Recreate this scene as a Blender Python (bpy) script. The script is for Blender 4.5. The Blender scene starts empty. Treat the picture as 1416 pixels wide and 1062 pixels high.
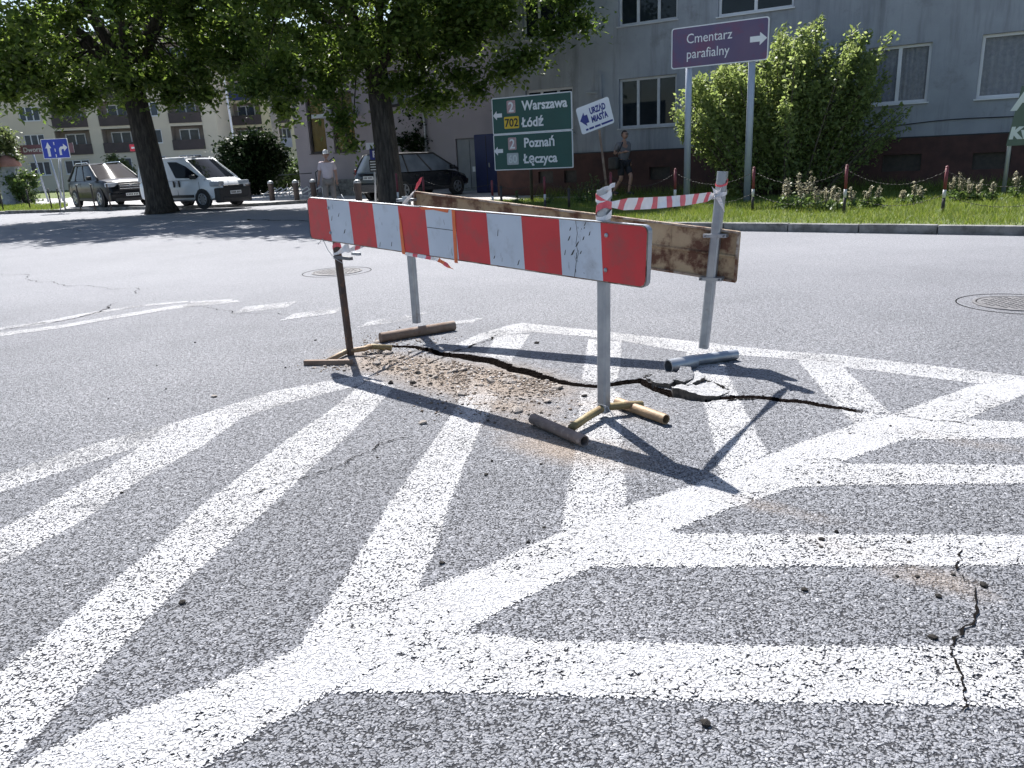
import bpy, bmesh, math, random
import numpy as np
from mathutils import Vector, Matrix
random.seed(7); rng = np.random.default_rng(7)
R = math.radians
scene = bpy.context.scene
col = scene.collection

# ------------------------------------------------------------------ camera, sky, sun, exposure
CAM_H, FPX, PITCH, ROLL = 1.35, 1063.0, R(16.44), 0.048
cd = bpy.data.cameras.new('camera'); cam = bpy.data.objects.new('camera', cd); col.objects.link(cam)
cd.sensor_width = 36; cd.lens = 36 * FPX / 1416; cd.clip_start = .05; cd.clip_end = 2000
_F = Vector((0, math.cos(PITCH), -math.sin(PITCH))); _R0 = Vector((1, 0, 0)); _U0 = _R0.cross(_F)
_RT = _R0 * math.cos(ROLL) - _U0 * math.sin(ROLL); _UP = _R0 * math.sin(ROLL) + _U0 * math.cos(ROLL)
cam.matrix_world = Matrix(((_RT.x, _UP.x, -_F.x, 0), (_RT.y, _UP.y, -_F.y, 0), (_RT.z, _UP.z, -_F.z, CAM_H), (0, 0, 0, 1)))
scene.camera = cam
SUN_EL = R(51); SUN_H = Vector((-.275, .961, 0)).normalized()          # horizontal direction towards the sun
w = bpy.data.worlds.new('World'); scene.world = w; w.use_nodes = True
nt = w.node_tree; bg = nt.nodes['Background']
sky = nt.nodes.new('ShaderNodeTexSky'); sky.sky_type = 'NISHITA'; sky.sun_disc = False
sky.sun_elevation = SUN_EL; sky.sun_rotation = math.atan2(SUN_H.x, SUN_H.y)
nt.links.new(sky.outputs[0], bg.inputs[0]); bg.inputs[1].default_value = .070
sl = bpy.data.lights.new('sun', 'SUN'); sl.energy = 4.6; sl.angle = R(.53); sl.color = (1, .972, .935)
so = bpy.data.objects.new('sun', sl); col.objects.link(so)
so.rotation_euler = (SUN_H * math.cos(SUN_EL) + Vector((0, 0, math.sin(SUN_EL)))).to_track_quat('Z', 'Y').to_euler()
so.location = (0, 0, 30)
scene.view_settings.view_transform = 'Standard'; scene.view_settings.look = 'None'
scene.view_settings.exposure = 1.22; scene.view_settings.gamma = 1
scene.cycles.max_bounces = 5; scene.cycles.diffuse_bounces = 2; scene.cycles.use_light_tree = False; scene.cycles.glossy_bounces = 3; scene.cycles.transmission_bounces = 3; scene.cycles.transparent_max_bounces = 8

# ------------------------------------------------------------------ survey helpers: where things stand on the ground
CP = Vector((0, 0, CAM_H))
def ray(x, y): return _F + _RT * ((x - 708) / FPX) - _UP * ((y - 531) / FPX)
def G(x, y, z=0.0):
    d = ray(x, y); return CP + d * ((z - CAM_H) / d.z)
def PL(px, P, n):
    d = ray(*px); return CP + d * ((Vector(P) - CP).dot(n) / d.dot(n))
def ABOVE(base, px):
    d = ray(*px); t = ((base - CP).xy.dot(d.xy)) / d.xy.dot(d.xy); return CP + d * t

# ------------------------------------------------------------------ materials
M = {}
def newmat(name):
    m = bpy.data.materials.new(name); m.use_nodes = True; M[name] = m
    return m, m.node_tree.nodes, m.node_tree.links, m.node_tree.nodes['Principled BSDF']
def ramp(N, stops, interp='LINEAR'):
    r = N.new('ShaderNodeValToRGB'); r.color_ramp.interpolation = interp
    e = r.color_ramp.elements
    while len(e) < len(stops): e.new(.5)
    for k, (p, c) in enumerate(stops):
        e[k].position = p; e[k].color = (c[0], c[1], c[2], 1) if hasattr(c, '__len__') else (c, c, c, 1)
    return r
def mixc(N, L, f, a, b, blend='MIX'):
    m = N.new('ShaderNodeMix'); m.data_type = 'RGBA'; m.blend_type = blend
    for sock, v in ((0, f), (6, a), (7, b)):
        if hasattr(v, 'is_output'): L.new(v, m.inputs[sock])
        elif sock == 0: m.inputs[0].default_value = v
        else: m.inputs[sock].default_value = (v[0], v[1], v[2], 1)
    return m.outputs[2]
def math_(N, L, op, a, b=None, clamp=False):
    m = N.new('ShaderNodeMath'); m.operation = op; m.use_clamp = clamp
    for i, v in enumerate((a, b)):
        if v is None: continue
        if hasattr(v, 'is_output'): L.new(v, m.inputs[i])
        else: m.inputs[i].default_value = v
    return m.outputs[0]
def noise(N, L, vec, scale, detail=4, rough=.55):
    n = N.new('ShaderNodeTexNoise'); n.inputs['Scale'].default_value = scale
    n.inputs['Detail'].default_value = detail; n.inputs['Roughness'].default_value = rough
    if vec is not None: L.new(vec, n.inputs['Vector'])
    return n.outputs['Fac']
def pm(name, c1, c2=None, scale=6, rough=.6, metal=0, bump=0, bscale=60, lo=.35, hi=.65, spec=.5, c3=None, scale3=25, lo3=.55, hi3=.7, coat=0):
    m, N, L, b = newmat(name)
    tc = N.new('ShaderNodeTexCoord').outputs['Object']
    if c2 is None: c2 = tuple(min(1, v * .8) for v in c1)
    r = ramp(N, [(lo, c1), (hi, c2)]); L.new(noise(N, L, tc, scale, 5), r.inputs[0])
    out = r.outputs[0]
    if c3:
        r3 = ramp(N, [(lo3, 0), (hi3, 1)]); L.new(noise(N, L, tc, scale3, 6, .65), r3.inputs[0])
        out = mixc(N, L, r3.outputs[0], out, c3)
    L.new(out, b.inputs['Base Color'])
    b.inputs['Roughness'].default_value = rough; b.inputs['Metallic'].default_value = metal
    b.inputs['Specular IOR Level'].default_value = spec; b.inputs['Coat Weight'].default_value = coat
    if bump:
        bp = N.new('ShaderNodeBump'); bp.inputs['Strength'].default_value = bump; bp.inputs['Distance'].default_value = .01
        L.new(noise(N, L, tc, bscale, 4), bp.inputs['Height']); L.new(bp.outputs[0], b.inputs['Normal'])
    return m

DIRT = [((640, 520), .80, .36, 1.0), ((830, 560), .45, .2, .5), ((660, 525), .70, .34, 1.15), ((560, 505), .6, .28, 1.1), ((500, 490), .35, .2, .6), ((790, 620), .42, .20, .85), ((740, 590), .4, .18, .7),
        ((700, 560), .45, .2, .7), ((1290, 800), .22, .10, .55), ((1180, 760), .30, .08, .4), ((1330, 610), .5, .10, .35), ((1060, 700), .35, .08, .45)]
def road_dirt(N, L, P):
    "brown soil washed out of the hole and trodden round it"
    sx = N.new('ShaderNodeSeparateXYZ'); L.new(P, sx.inputs[0]); tot = None
    for (px, a, bb, k) in DIRT:
        c = G(*px); ang = R(-38)
        dx = math_(N, L, 'SUBTRACT', sx.outputs[0], c.x); dy = math_(N, L, 'SUBTRACT', sx.outputs[1], c.y)
        u = math_(N, L, 'ADD', math_(N, L, 'MULTIPLY', dx, math.cos(ang) / a), math_(N, L, 'MULTIPLY', dy, math.sin(ang) / a))
        v = math_(N, L, 'ADD', math_(N, L, 'MULTIPLY', dx, -math.sin(ang) / bb), math_(N, L, 'MULTIPLY', dy, math.cos(ang) / bb))
        d = math_(N, L, 'ADD', math_(N, L, 'MULTIPLY', u, u), math_(N, L, 'MULTIPLY', v, v))
        g = math_(N, L, 'MULTIPLY', math_(N, L, 'EXPONENT', math_(N, L, 'MULTIPLY', d, -.9)), k)
        tot = g if tot is None else math_(N, L, 'MAXIMUM', tot, g)
    n1 = noise(N, L, P, 7, 5, .7)
    r = ramp(N, [(.30, 0), (.62, 1)])
    L.new(math_(N, L, 'ADD', math_(N, L, 'MULTIPLY', tot, .62), math_(N, L, 'MULTIPLY', n1, .38)), r.inputs[0])
    return math_(N, L, 'MULTIPLY', r.outputs[0], math_(N, L, 'POWER', tot, .6), True)
def road_common(name, kind):
    m, N, L, b = newmat(name)
    geo = N.new('ShaderNodeNewGeometry'); P = geo.outputs['Position']
    wob = N.new('ShaderNodeTexNoise'); wob.inputs['Scale'].default_value = 55; wob.inputs['Detail'].default_value = 3; L.new(P, wob.inputs['Vector'])
    va = N.new('ShaderNodeVectorMath'); va.operation = 'MULTIPLY_ADD'; L.new(wob.outputs['Color'], va.inputs[0])
    va.inputs[1].default_value = (.022, .022, .022); L.new(P, va.inputs[2])
    vo = N.new('ShaderNodeTexVoronoi'); vo.inputs['Scale'].default_value = 125; L.new(va.outputs[0], vo.inputs['Vector'])
    dist = vo.outputs['Distance']; nz = wob.outputs['Fac']
    coarse = noise(N, L, P, 36, 3, .65)
    sy = N.new('ShaderNodeSeparateXYZ'); L.new(P, sy.inputs[0])
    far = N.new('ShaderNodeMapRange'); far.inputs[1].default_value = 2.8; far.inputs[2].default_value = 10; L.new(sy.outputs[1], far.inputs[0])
    # open pores between the stones; pit shadow is painted into their dark tone
    pore = ramp(N, [(.645, 0), (.785, 1)]); L.new(math_(N, L, 'ADD', math_(N, L, 'MULTIPLY', dist, .62), math_(N, L, 'MULTIPLY', coarse, .62)), pore.inputs[0])
    d = road_dirt(N, L, P)
    soil = ramp(N, [(.3, (.15, .112, .085)), (.5, (.28, .222, .175)), (.72, (.47, .41, .36))]); L.new(noise(N, L, P, 45, 3, .7), soil.inputs[0])
    if kind == 'paint':
        wear = noise(N, L, P, 2.6, 4, .6)
        fl = math_(N, L, 'ADD', math_(N, L, 'MULTIPLY', coarse, 1.0), math_(N, L, 'MULTIPLY', dist, .42)); fl = math_(N, L, 'ADD', fl, math_(N, L, 'MULTIPLY', wear, .85))
        pr = ramp(N, [(.988, 0), (1.0, 1)]); L.new(math_(N, L, 'MULTIPLY', fl, .758), pr.inputs[0])
        at = N.new('ShaderNodeAttribute'); at.attribute_name = 'thin'
        thin = math_(N, L, 'MULTIPLY', at.outputs['Fac'], math_(N, L, 'ADD', math_(N, L, 'MULTIPLY', pore.outputs[0], .45), math_(N, L, 'ADD', math_(N, L, 'MULTIPLY', wear, .8), math_(N, L, 'MULTIPLY', nz, .35))))
        thr = ramp(N, [(.44, 0), (.56, 1)]); L.new(thin, thr.inputs[0])
        ae = N.new('ShaderNodeAttribute'); ae.attribute_name = 'edge'
        er = ramp(N, [(.44, 1), (.54, 0)]); L.new(math_(N, L, 'ADD', math_(N, L, 'MULTIPLY', ae.outputs['Fac'], .62), math_(N, L, 'MULTIPLY', math_(N, L, 'SUBTRACT', 1.15, math_(N, L, 'ADD', dist, math_(N, L, 'MULTIPLY', coarse, .8))), .75)), er.inputs[0])
        worn = math_(N, L, 'MAXIMUM', math_(N, L, 'MAXIMUM', pr.outputs[0], thr.outputs[0]), er.outputs[0])
        pc = ramp(N, [(.3, (.40, .40, .413)), (.7, (.54, .54, .555))]); L.new(coarse, pc.inputs[0])
        outc = mixc(N, L, math_(N, L, 'MULTIPLY', pore.outputs[0], .42), pc.outputs[0], (.24, .24, .25))
        grey = ramp(N, [(.36, 0), (.70, .55)]); L.new(wear, grey.inputs[0]); outc = mixc(N, L, grey.outputs[0], outc, (.30, .295, .29))
        outc = mixc(N, L, math_(N, L, 'MULTIPLY', d, .75), outc, soil.outputs[0])
    else:
        sep = N.new('ShaderNodeSeparateColor'); L.new(vo.outputs['Color'], sep.inputs[0])
        stone = ramp(N, [(0, (.186, .190, .205)), (.4, (.220, .225, .242)), (.8, (.258, .263, .283)), (.95, (.292, .297, .320)), (1, (.48, .48, .50))]); L.new(sep.outputs[0], stone.inputs[0])
        grain = ramp(N, [(.3, (.84, .84, .84)), (.7, (1.14, 1.14, 1.14))]); L.new(nz, grain.inputs[0])
        asph = mixc(N, L, 1, stone.outputs[0], grain.outputs[0], 'MULTIPLY')
        asph = mixc(N, L, math_(N, L, 'MULTIPLY', pore.outputs[0], .93), asph, (.018, .018, .022))
        big = ramp(N, [(.3, (.80, .80, .80)), (.5, (1, 1, 1)), (.72, (1.16, 1.15, 1.14))]); L.new(noise(N, L, P, .7, 5, .65), big.inputs[0])
        asph = mixc(N, L, 1, asph, big.outputs[0], 'MULTIPLY')
        lane = ramp(N, [(.36, (.86, .86, .87)), (.55, (1, 1, 1)), (.66, (1.10, 1.10, 1.09))]); L.new(noise(N, L, P, .22, 4, .55), lane.inputs[0]); asph = mixc(N, L, 1, asph, lane.outputs[0], 'MULTIPLY')
        # the asphalt blends towards one even pale grey with distance
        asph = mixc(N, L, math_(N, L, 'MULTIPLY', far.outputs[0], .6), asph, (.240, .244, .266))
        outc = mixc(N, L, math_(N, L, 'MULTIPLY', d, .93), asph, soil.outputs[0])
        if kind == 'road':      # bituminous fracture faces, painted nearer black for the shade under the lip
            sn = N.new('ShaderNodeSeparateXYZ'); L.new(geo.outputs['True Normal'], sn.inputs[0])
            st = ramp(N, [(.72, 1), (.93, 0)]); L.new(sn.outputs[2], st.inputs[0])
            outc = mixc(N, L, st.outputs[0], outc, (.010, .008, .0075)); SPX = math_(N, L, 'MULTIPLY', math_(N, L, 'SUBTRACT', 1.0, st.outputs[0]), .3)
    L.new(outc, b.inputs['Base Color']); b.inputs['Roughness'].default_value = .8; b.inputs['Specular IOR Level'].default_value = .3
    if kind == 'road': L.new(SPX, b.inputs['Specular IOR Level'])
    bp = N.new('ShaderNodeBump'); bp.inputs['Strength'].default_value = 1.0; bp.inputs['Distance'].default_value = .010 if kind != 'paint' else .007
    h = math_(N, L, 'SUBTRACT', math_(N, L, 'MULTIPLY', nz, 1.1), math_(N, L, 'ADD', math_(N, L, 'MULTIPLY', dist, .55), math_(N, L, 'MULTIPLY', pore.outputs[0], .45)))
    fade = math_(N, L, 'SUBTRACT', 1.0, math_(N, L, 'MULTIPLY', far.outputs[0], .6))
    L.new(math_(N, L, 'MULTIPLY', h, fade), bp.inputs['Height']); L.new(bp.outputs[0], b.inputs['Normal'])
    if kind == 'paint':         # where the paint has worn away the asphalt below shows
        t = N.new('ShaderNodeBsdfTransparent'); mx = N.new('ShaderNodeMixShader'); L.new(worn, mx.inputs[0]); L.new(b.outputs[0], mx.inputs[1]); L.new(t.outputs[0], mx.inputs[2]); L.new(mx.outputs[0], N['Material Output'].inputs[0])
    return m
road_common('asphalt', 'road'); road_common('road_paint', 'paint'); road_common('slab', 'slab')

pm('slab_paint', (.40, .40, .41), (.27, .27, .28), 30, .8, bump=1, bscale=90, c3=(.10, .10, .10), scale3=70, lo3=.54, hi3=.62)
pm('broken', (.05, .043, .038), (.12, .10, .085), 40, .9, bump=.6)
pm('crumb', (.20, .165, .135), (.50, .45, .41), 9, .9, bump=.5, lo=.4, hi=.6)
pm('crumb_dark', (.022, .020, .019), (.05, .045, .04), 30, .9, bump=.5, spec=.15)
pm('gap_shade', (.006, .005, .005), (.010, .009, .008), 30, 1, spec=.05)  # shade inside the cracks painted as near-black; manhole joints share it
pm('kerb', (.24, .235, .23), (.13, .128, .125), 5, .9, bump=.5, c3=(.07, .07, .062), scale3=4, lo3=.48, hi3=.66)
pm('pavement', (.42, .41, .41), (.33, .32, .32), 1.2, .9, bump=.3)
pm('soil', (.09, .075, .05), (.06, .05, .035), 2, 1)
pm('red_film', (.60, .030, .036), (.50, .024, .03), 2.5, .45, bump=.06, bscale=9, c3=(.30, .06, .055), scale3=7, lo3=.50, hi3=.8)
pm('white_film', (.55, .60, .67), (.47, .52, .59), 2.5, .42, bump=.06, bscale=9, c3=(.30, .31, .33), scale3=8, lo3=.54, hi3=.85)
pm('scuff', (.05, .05, .055), (.02, .02, .02), 30, .7)
pm('galv', (.38, .40, .43), (.28, .30, .33), 8, .42, .75, bump=.15, bscale=25, c3=(.22, .20, .18), scale3=12, lo3=.6, hi3=.8)
pm('galv_lamp', (.42, .44, .46), (.34, .36, .39), 3, .5, .5)
pm('rust_post', (.10, .065, .05), (.055, .04, .035), 9, .75, .2, bump=.4, c3=(.20, .10, .05), scale3=20)
pm('rust_pipe', (.16, .105, .075), (.25, .19, .15), 7, .8, .1, bump=.4, c3=(.14, .07, .04), scale3=16)
pm('yellow_pipe', (.26, .20, .09), (.18, .13, .06), 7, .6, .1, bump=.25, c3=(.16, .09, .05), scale3=14)
pm('tan_pipe', (.31, .21, .12), (.23, .15, .085), 7, .6, .1, bump=.25, c3=(.22, .13, .08), scale3=14)
pm('dark_pipe', (.13, .10, .09), (.22, .17, .15), 10, .8, .1, bump=.5, c3=(.33, .28, .25), scale3=26)
pm('board_back', (.46, .35, .22), (.32, .22, .13), 3.2, .75, .0, bump=.25, c3=(.11, .045, .025), scale3=6.5, lo3=.47, hi3=.60)
pm('board_rim', (.45, .40, .34), (.30, .22, .16), 7, .7, .2, c3=(.14, .06, .03), scale3=9, lo3=.45, hi3=.6)
pm('tape_white', (.80, .78, .79), (.70, .68, .69), 20, .35)
pm('tape_red', (.72, .10, .13), (.62, .07, .10), 20, .35)
pm('tape_orange', (.75, .16, .04), (.62, .12, .03), 10, .4)
pm('wire', (.5, .5, .5), (.3, .3, .3), 20, .5, .6)
pm('iron', (.11, .108, .112), (.17, .165, .17), 14, .75, .2, bump=.5, bscale=60)
pm('post_red', (.19, .032, .042), (.13, .026, .032), 10, .6)
pm('post_white', (.62, .61, .60), (.5, .48, .46), 10, .6)
pm('post_black', (.025, .022, .02), (.05, .04, .035), 10, .6)
m, N, L, b = newmat('bark'); tc = N.new('ShaderNodeTexCoord'); mp = N.new('ShaderNodeMapping'); mp.inputs['Scale'].default_value = (1, 1, .16); L.new(tc.outputs['Object'], mp.inputs['Vector'])
nb_n = noise(N, L, mp.outputs[0], 16, 5, .65); r = ramp(N, [(.32, (.018, .015, .013)), (.5, (.05, .042, .035)), (.7, (.10, .085, .07))]); L.new(nb_n, r.inputs[0]); L.new(r.outputs[0], b.inputs['Base Color']); b.inputs['Roughness'].default_value = .95
bp = N.new('ShaderNodeBump'); bp.inputs['Strength'].default_value = 1; bp.inputs['Distance'].default_value = .06; L.new(nb_n, bp.inputs['Height']); L.new(bp.outputs[0], b.inputs['Normal'])
pm('twig', (.10, .085, .06), (.06, .05, .04), 8, .9)
m, N, L, b = newmat('stucco'); tc = N.new('ShaderNodeTexCoord').outputs['Object']
r0_ = ramp(N, [(.35, (.33, .350, .385)), (.65, (.255, .272, .302))]); L.new(noise(N, L, tc, .8, 5), r0_.inputs[0])
mp = N.new('ShaderNodeMapping'); mp.inputs['Scale'].default_value = (1, 1, .10); L.new(tc, mp.inputs['Vector'])
r1_ = ramp(N, [(.48, 0), (.72, .75)]); L.new(noise(N, L, mp.outputs[0], 3.2, 5, .65), r1_.inputs[0])
c_ = mixc(N, L, r1_.outputs[0], r0_.outputs[0], (.15, .155, .165))
r2_ = ramp(N, [(.57, 0), (.70, .7)]); L.new(noise(N, L, tc, 1.3, 6, .7), r2_.inputs[0]); c_ = mixc(N, L, r2_.outputs[0], c_, (.19, .195, .205))
L.new(c_, b.inputs['Base Color']); b.inputs['Roughness'].default_value = .93
bp = N.new('ShaderNodeBump'); bp.inputs['Strength'].default_value = .6; bp.inputs['Distance'].default_value = .012; L.new(noise(N, L, tc, 50, 4), bp.inputs['Height']); L.new(bp.outputs[0], b.inputs['Normal'])
pm('plinth', (.085, .040, .034), (.055, .028, .025), 3, .85, bump=.4, bscale=30)
pm('service_wall', (.36, .32, .345), (.30, .27, .29), .5, .92, bump=.3, c3=(.33, .30, .31), scale3=1.1, lo3=.55, hi3=.8)
pm('cream', (.60, .54, .42), (.54, .48, .38), .3, .92)
pm('yellow_wall', (.62, .56, .36), (.55, .49, .32), .3, .92)
pm('pale_blue_wall', (.58, .59, .60), (.5, .52, .54), .3, .92)
pm('loggia', (.30, .26, .22), (.24, .21, .19), .6, .9)
pm('balcony_brown', (.08, .062, .06), (.055, .045, .042), 1, .8)
pm('balcony_blue', (.05, .065, .20), (.04, .05, .15), 1, .8)
pm('balcony_grey', (.36, .37, .4), (.3, .31, .33), 1, .8)
pm('roof', (.05, .05, .055), (.035, .035, .04), 1, .8)
pm('pvc', (.68, .69, .71), (.62, .63, .65), 2, .45)
pm('old_frame', (.55, .56, .58), (.44, .45, .47), 3, .6)
pm('concrete_pole', (.34, .31, .27), (.26, .24, .21), 4, .9)
pm('curtain', (.72, .75, .82), (.55, .58, .66), 12, .9)
pm('drape', (.55, .40, .12), (.42, .30, .08), 2, .9)
pm('door_grey', (.24, .25, .27), (.2, .21, .23), 3, .6)
pm('blue_cabinet', (.013, .022, .10), (.011, .018, .08), 2, .5)
pm('brick_low', (.22, .09, .07), (.15, .065, .05), 4, .9, bump=.4)
pm('sign_green', (.012, .085, .072), (.010, .070, .060), 1.5, .45)
pm('sign_purple', (.13, .085, .16), (.10, .075, .16), 1.3, .45, c3=(.20, .05, .10), scale3=2.2, lo3=.5, hi3=.75)
pm('sign_brown', (.20, .10, .12), (.16, .08, .10), 2, .5)
pm('sign_white', (.72, .74, .80), (.66, .68, .74), 2, .4)
pm('sign_blue', (.02, .05, .45), (.018, .045, .38), 2, .4)
pm('sign_yellow', (.75, .50, .02), (.68, .45, .02), 2, .4)
pm('sign_faded', (.50, .36, .36), (.42, .24, .25), 9, .5, c3=(.62, .52, .52), scale3=14)
pm('sign_grey', (.45, .48, .50), (.40, .43, .45), 6, .5)
pm('sign_olive', (.10, .14, .11), (.075, .11, .085), 2, .5)
pm('sign_back', (.3, .31, .33), (.25, .26, .28), 3, .5, .5)
pm('letter_white', (.80, .80, .82), (.76, .76, .78), 5, .4)
pm('letter_pale', (.62, .66, .66), (.56, .6, .6), 5, .4)
pm('letter_black', (.015, .015, .015), (.02, .02, .02), 5, .5)
pm('letter_blue', (.02, .03, .22), (.02, .03, .2), 5, .5)
pm('red_sign', (.55, .03, .06), (.45, .03, .05), 3, .5)
pm('steel_pole', (.40, .45, .53), (.34, .38, .46), 2, .5, .3)
pm('skin', (.46, .27, .20), (.40, .23, .17), 8, .55)
pm('hair', (.03, .022, .018), (.02, .015, .012), 40, .6)
pm('pink_shirt', (.72, .60, .62), (.66, .54, .56), 14, .85, bump=.3, bscale=20)
pm('grey_shirt', (.20, .195, .21), (.17, .165, .18), 14, .85, bump=.3, bscale=20)
pm('beige_trousers', (.30, .25, .22), (.25, .21, .18), 14, .85, bump=.3, bscale=20)
pm('dark_shorts', (.02, .021, .028), (.03, .03, .036), 14, .85)
pm('cap_white', (.78, .77, .78), (.70, .69, .70), 8, .8)
pm('shoe', (.06, .055, .05), (.04, .04, .04), 8, .7)
pm('bag', (.02, .02, .022), (.03, .03, .032), 10, .6)
pm('tyre', (.018, .018, .019), (.028, .028, .03), 20, .8)
pm('rim', (.42, .43, .45), (.32, .33, .35), 6, .35, .7)
pm('black_plastic', (.022, .022, .024), (.03, .03, .032), 12, .55)
pm('car_black', (.006, .007, .011), (.005, .006, .009), 2, .3, .0, coat=.12, spec=.2)
pm('car_grey', (.085, .095, .115), (.075, .085, .10), 2, .25, .4, coat=1)
pm('car_white', (.78, .80, .83), (.74, .76, .79), 2, .28, coat=.6)
pm('car_dark', (.022, .024, .028), (.018, .02, .024), 2, .25, .1, coat=.5, spec=.3)
pm('chrome', (.7, .71, .73), (.6, .61, .63), 4, .15, .9)
pm('lamp_red', (.22, .018, .018), (.16, .014, .014), 6, .25)
pm('plate', (.74, .75, .76), (.68, .69, .70), 6, .5)
pm('column_poster', (.42, .43, .44), (.25, .27, .3), 3, .8, c3=(.6, .58, .55), scale3=4)
pm('dome_red', (.40, .20, .15), (.32, .15, .11), 4, .7)
pm('rack_white', (.74, .74, .75), (.66, .66, .67), 5, .45)
def glass(name, base, rough=.04, clear=0.0):
    m, N, L, b = newmat(name)
    tc = N.new('ShaderNodeTexCoord').outputs['Object']
    r = ramp(N, [(.35, base), (.7, tuple(v * 1.6 for v in base))]); L.new(noise(N, L, tc, 1.7, 3), r.inputs[0])
    L.new(r.outputs[0], b.inputs['Base Color']); b.inputs['Roughness'].default_value = rough; b.inputs['Specular IOR Level'].default_value = .3
    bp = N.new('ShaderNodeBump'); bp.inputs['Strength'].default_value = .03; L.new(noise(N, L, tc, 2.5, 2), bp.inputs['Height']); L.new(bp.outputs[0], b.inputs['Normal'])
    if clear:
        t = N.new('ShaderNodeBsdfTransparent'); mx = N.new('ShaderNodeMixShader'); mx.inputs[0].default_value = clear
        L.new(b.outputs[0], mx.inputs[1]); L.new(t.outputs[0], mx.inputs[2]); L.new(mx.outputs[0], N['Material Output'].inputs[0])
glass('pane_dark', (.012, .016, .02)); glass('pane_clear', (.01, .012, .016), .03, .75)
glass('pane_blue', (.03, .042, .06)); glass('car_glass', (.008, .010, .014), .03); M['car_glass'].node_tree.nodes['Principled BSDF'].inputs['Specular IOR Level'].default_value = .14; glass('lamp_glass', (.30, .32, .35), .08)
glass('car_glass_pale', (.10, .12, .15), .05)
def leafmat(name, a, b_, c, trans=.35):
    m, N, L, b = newmat(name)
    g = N.new('ShaderNodeNewGeometry'); r = ramp(N, [(0, a), (.6, b_), (1, c)]); L.new(g.outputs['Random Per Island'], r.inputs[0])
    L.new(r.outputs[0], b.inputs['Base Color']); b.inputs['Roughness'].default_value = .5; b.inputs['Specular IOR Level'].default_value = .05 if 'dark' in name else .35
    t = N.new('ShaderNodeBsdfTranslucent'); hs = N.new('ShaderNodeHueSaturation'); hs.inputs['Value'].default_value = 1.9; hs.inputs['Saturation'].default_value = 1.1
    hs.inputs['Hue'].default_value = .485
    L.new(r.outputs[0], hs.inputs['Color']); L.new(hs.outputs[0], t.inputs[0])
    mx = N.new('ShaderNodeMixShader'); mx.inputs[0].default_value = trans; L.new(b.outputs[0], mx.inputs[1]); L.new(t.outputs[0], mx.inputs[2])
    L.new(mx.outputs[0], N['Material Output'].inputs[0])
leafmat('leaf_tree', (.050, .088, .020), (.080, .128, .030), (.13, .18, .048), .55)
leafmat('leaf_pale', (.07, .10, .035), (.10, .13, .05), (.14, .17, .08))
leafmat('leaf_shrub', (.11, .155, .052), (.16, .21, .075), (.23, .275, .12), .55)
leafmat('leaf_dark', (.012, .024, .010), (.018, .033, .013), (.028, .046, .018), .15)
leafmat('leaf_bush', (.06, .10, .03), (.09, .14, .045), (.13, .18, .06), .3)
leafmat('grass_blade', (.075, .12, .022), (.115, .165, .032), (.20, .22, .07), .35)
leafmat('seed_head', (.20, .19, .13), (.28, .27, .19), (.36, .34, .26), .4)
pm('turf', (.075, .105, .025), (.115, .14, .04), 3, 1, bump=.6, bscale=40)

# ------------------------------------------------------------------ mesh helpers
ROOT = {}
def link(o, parent=None):
    col.objects.link(o)
    if parent is not None: o.parent = parent
    return o
def tag(o, label, cat, group=None, kind=None):
    if label: o['label'] = label
    if cat: o['category'] = cat
    if group: o['group'] = group
    if kind: o['kind'] = kind
    return o
def thing(name, label, cat, loc=(0, 0, 0), rz=0, group=None):
    o = bpy.data.objects.new(name, None); o.empty_display_size = .2
    o.location = loc; o.rotation_euler = (0, 0, rz); col.objects.link(o)
    ROOT[o.name] = Matrix.Translation(loc) @ Matrix.Rotation(rz, 4, 'Z')
    return tag(o, label, cat, group)
def rootm(o):
    while o is not None:
        if o.name in ROOT: return ROOT[o.name]
        o = o.parent
    return Matrix.Identity(4)
def frame(d):
    d = Vector(d).normalized(); a = Vector((0, 0, 1)) if abs(d.z) < .95 else Vector((1, 0, 0))
    u = d.cross(a).normalized(); return u, u.cross(d).normalized()
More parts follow.
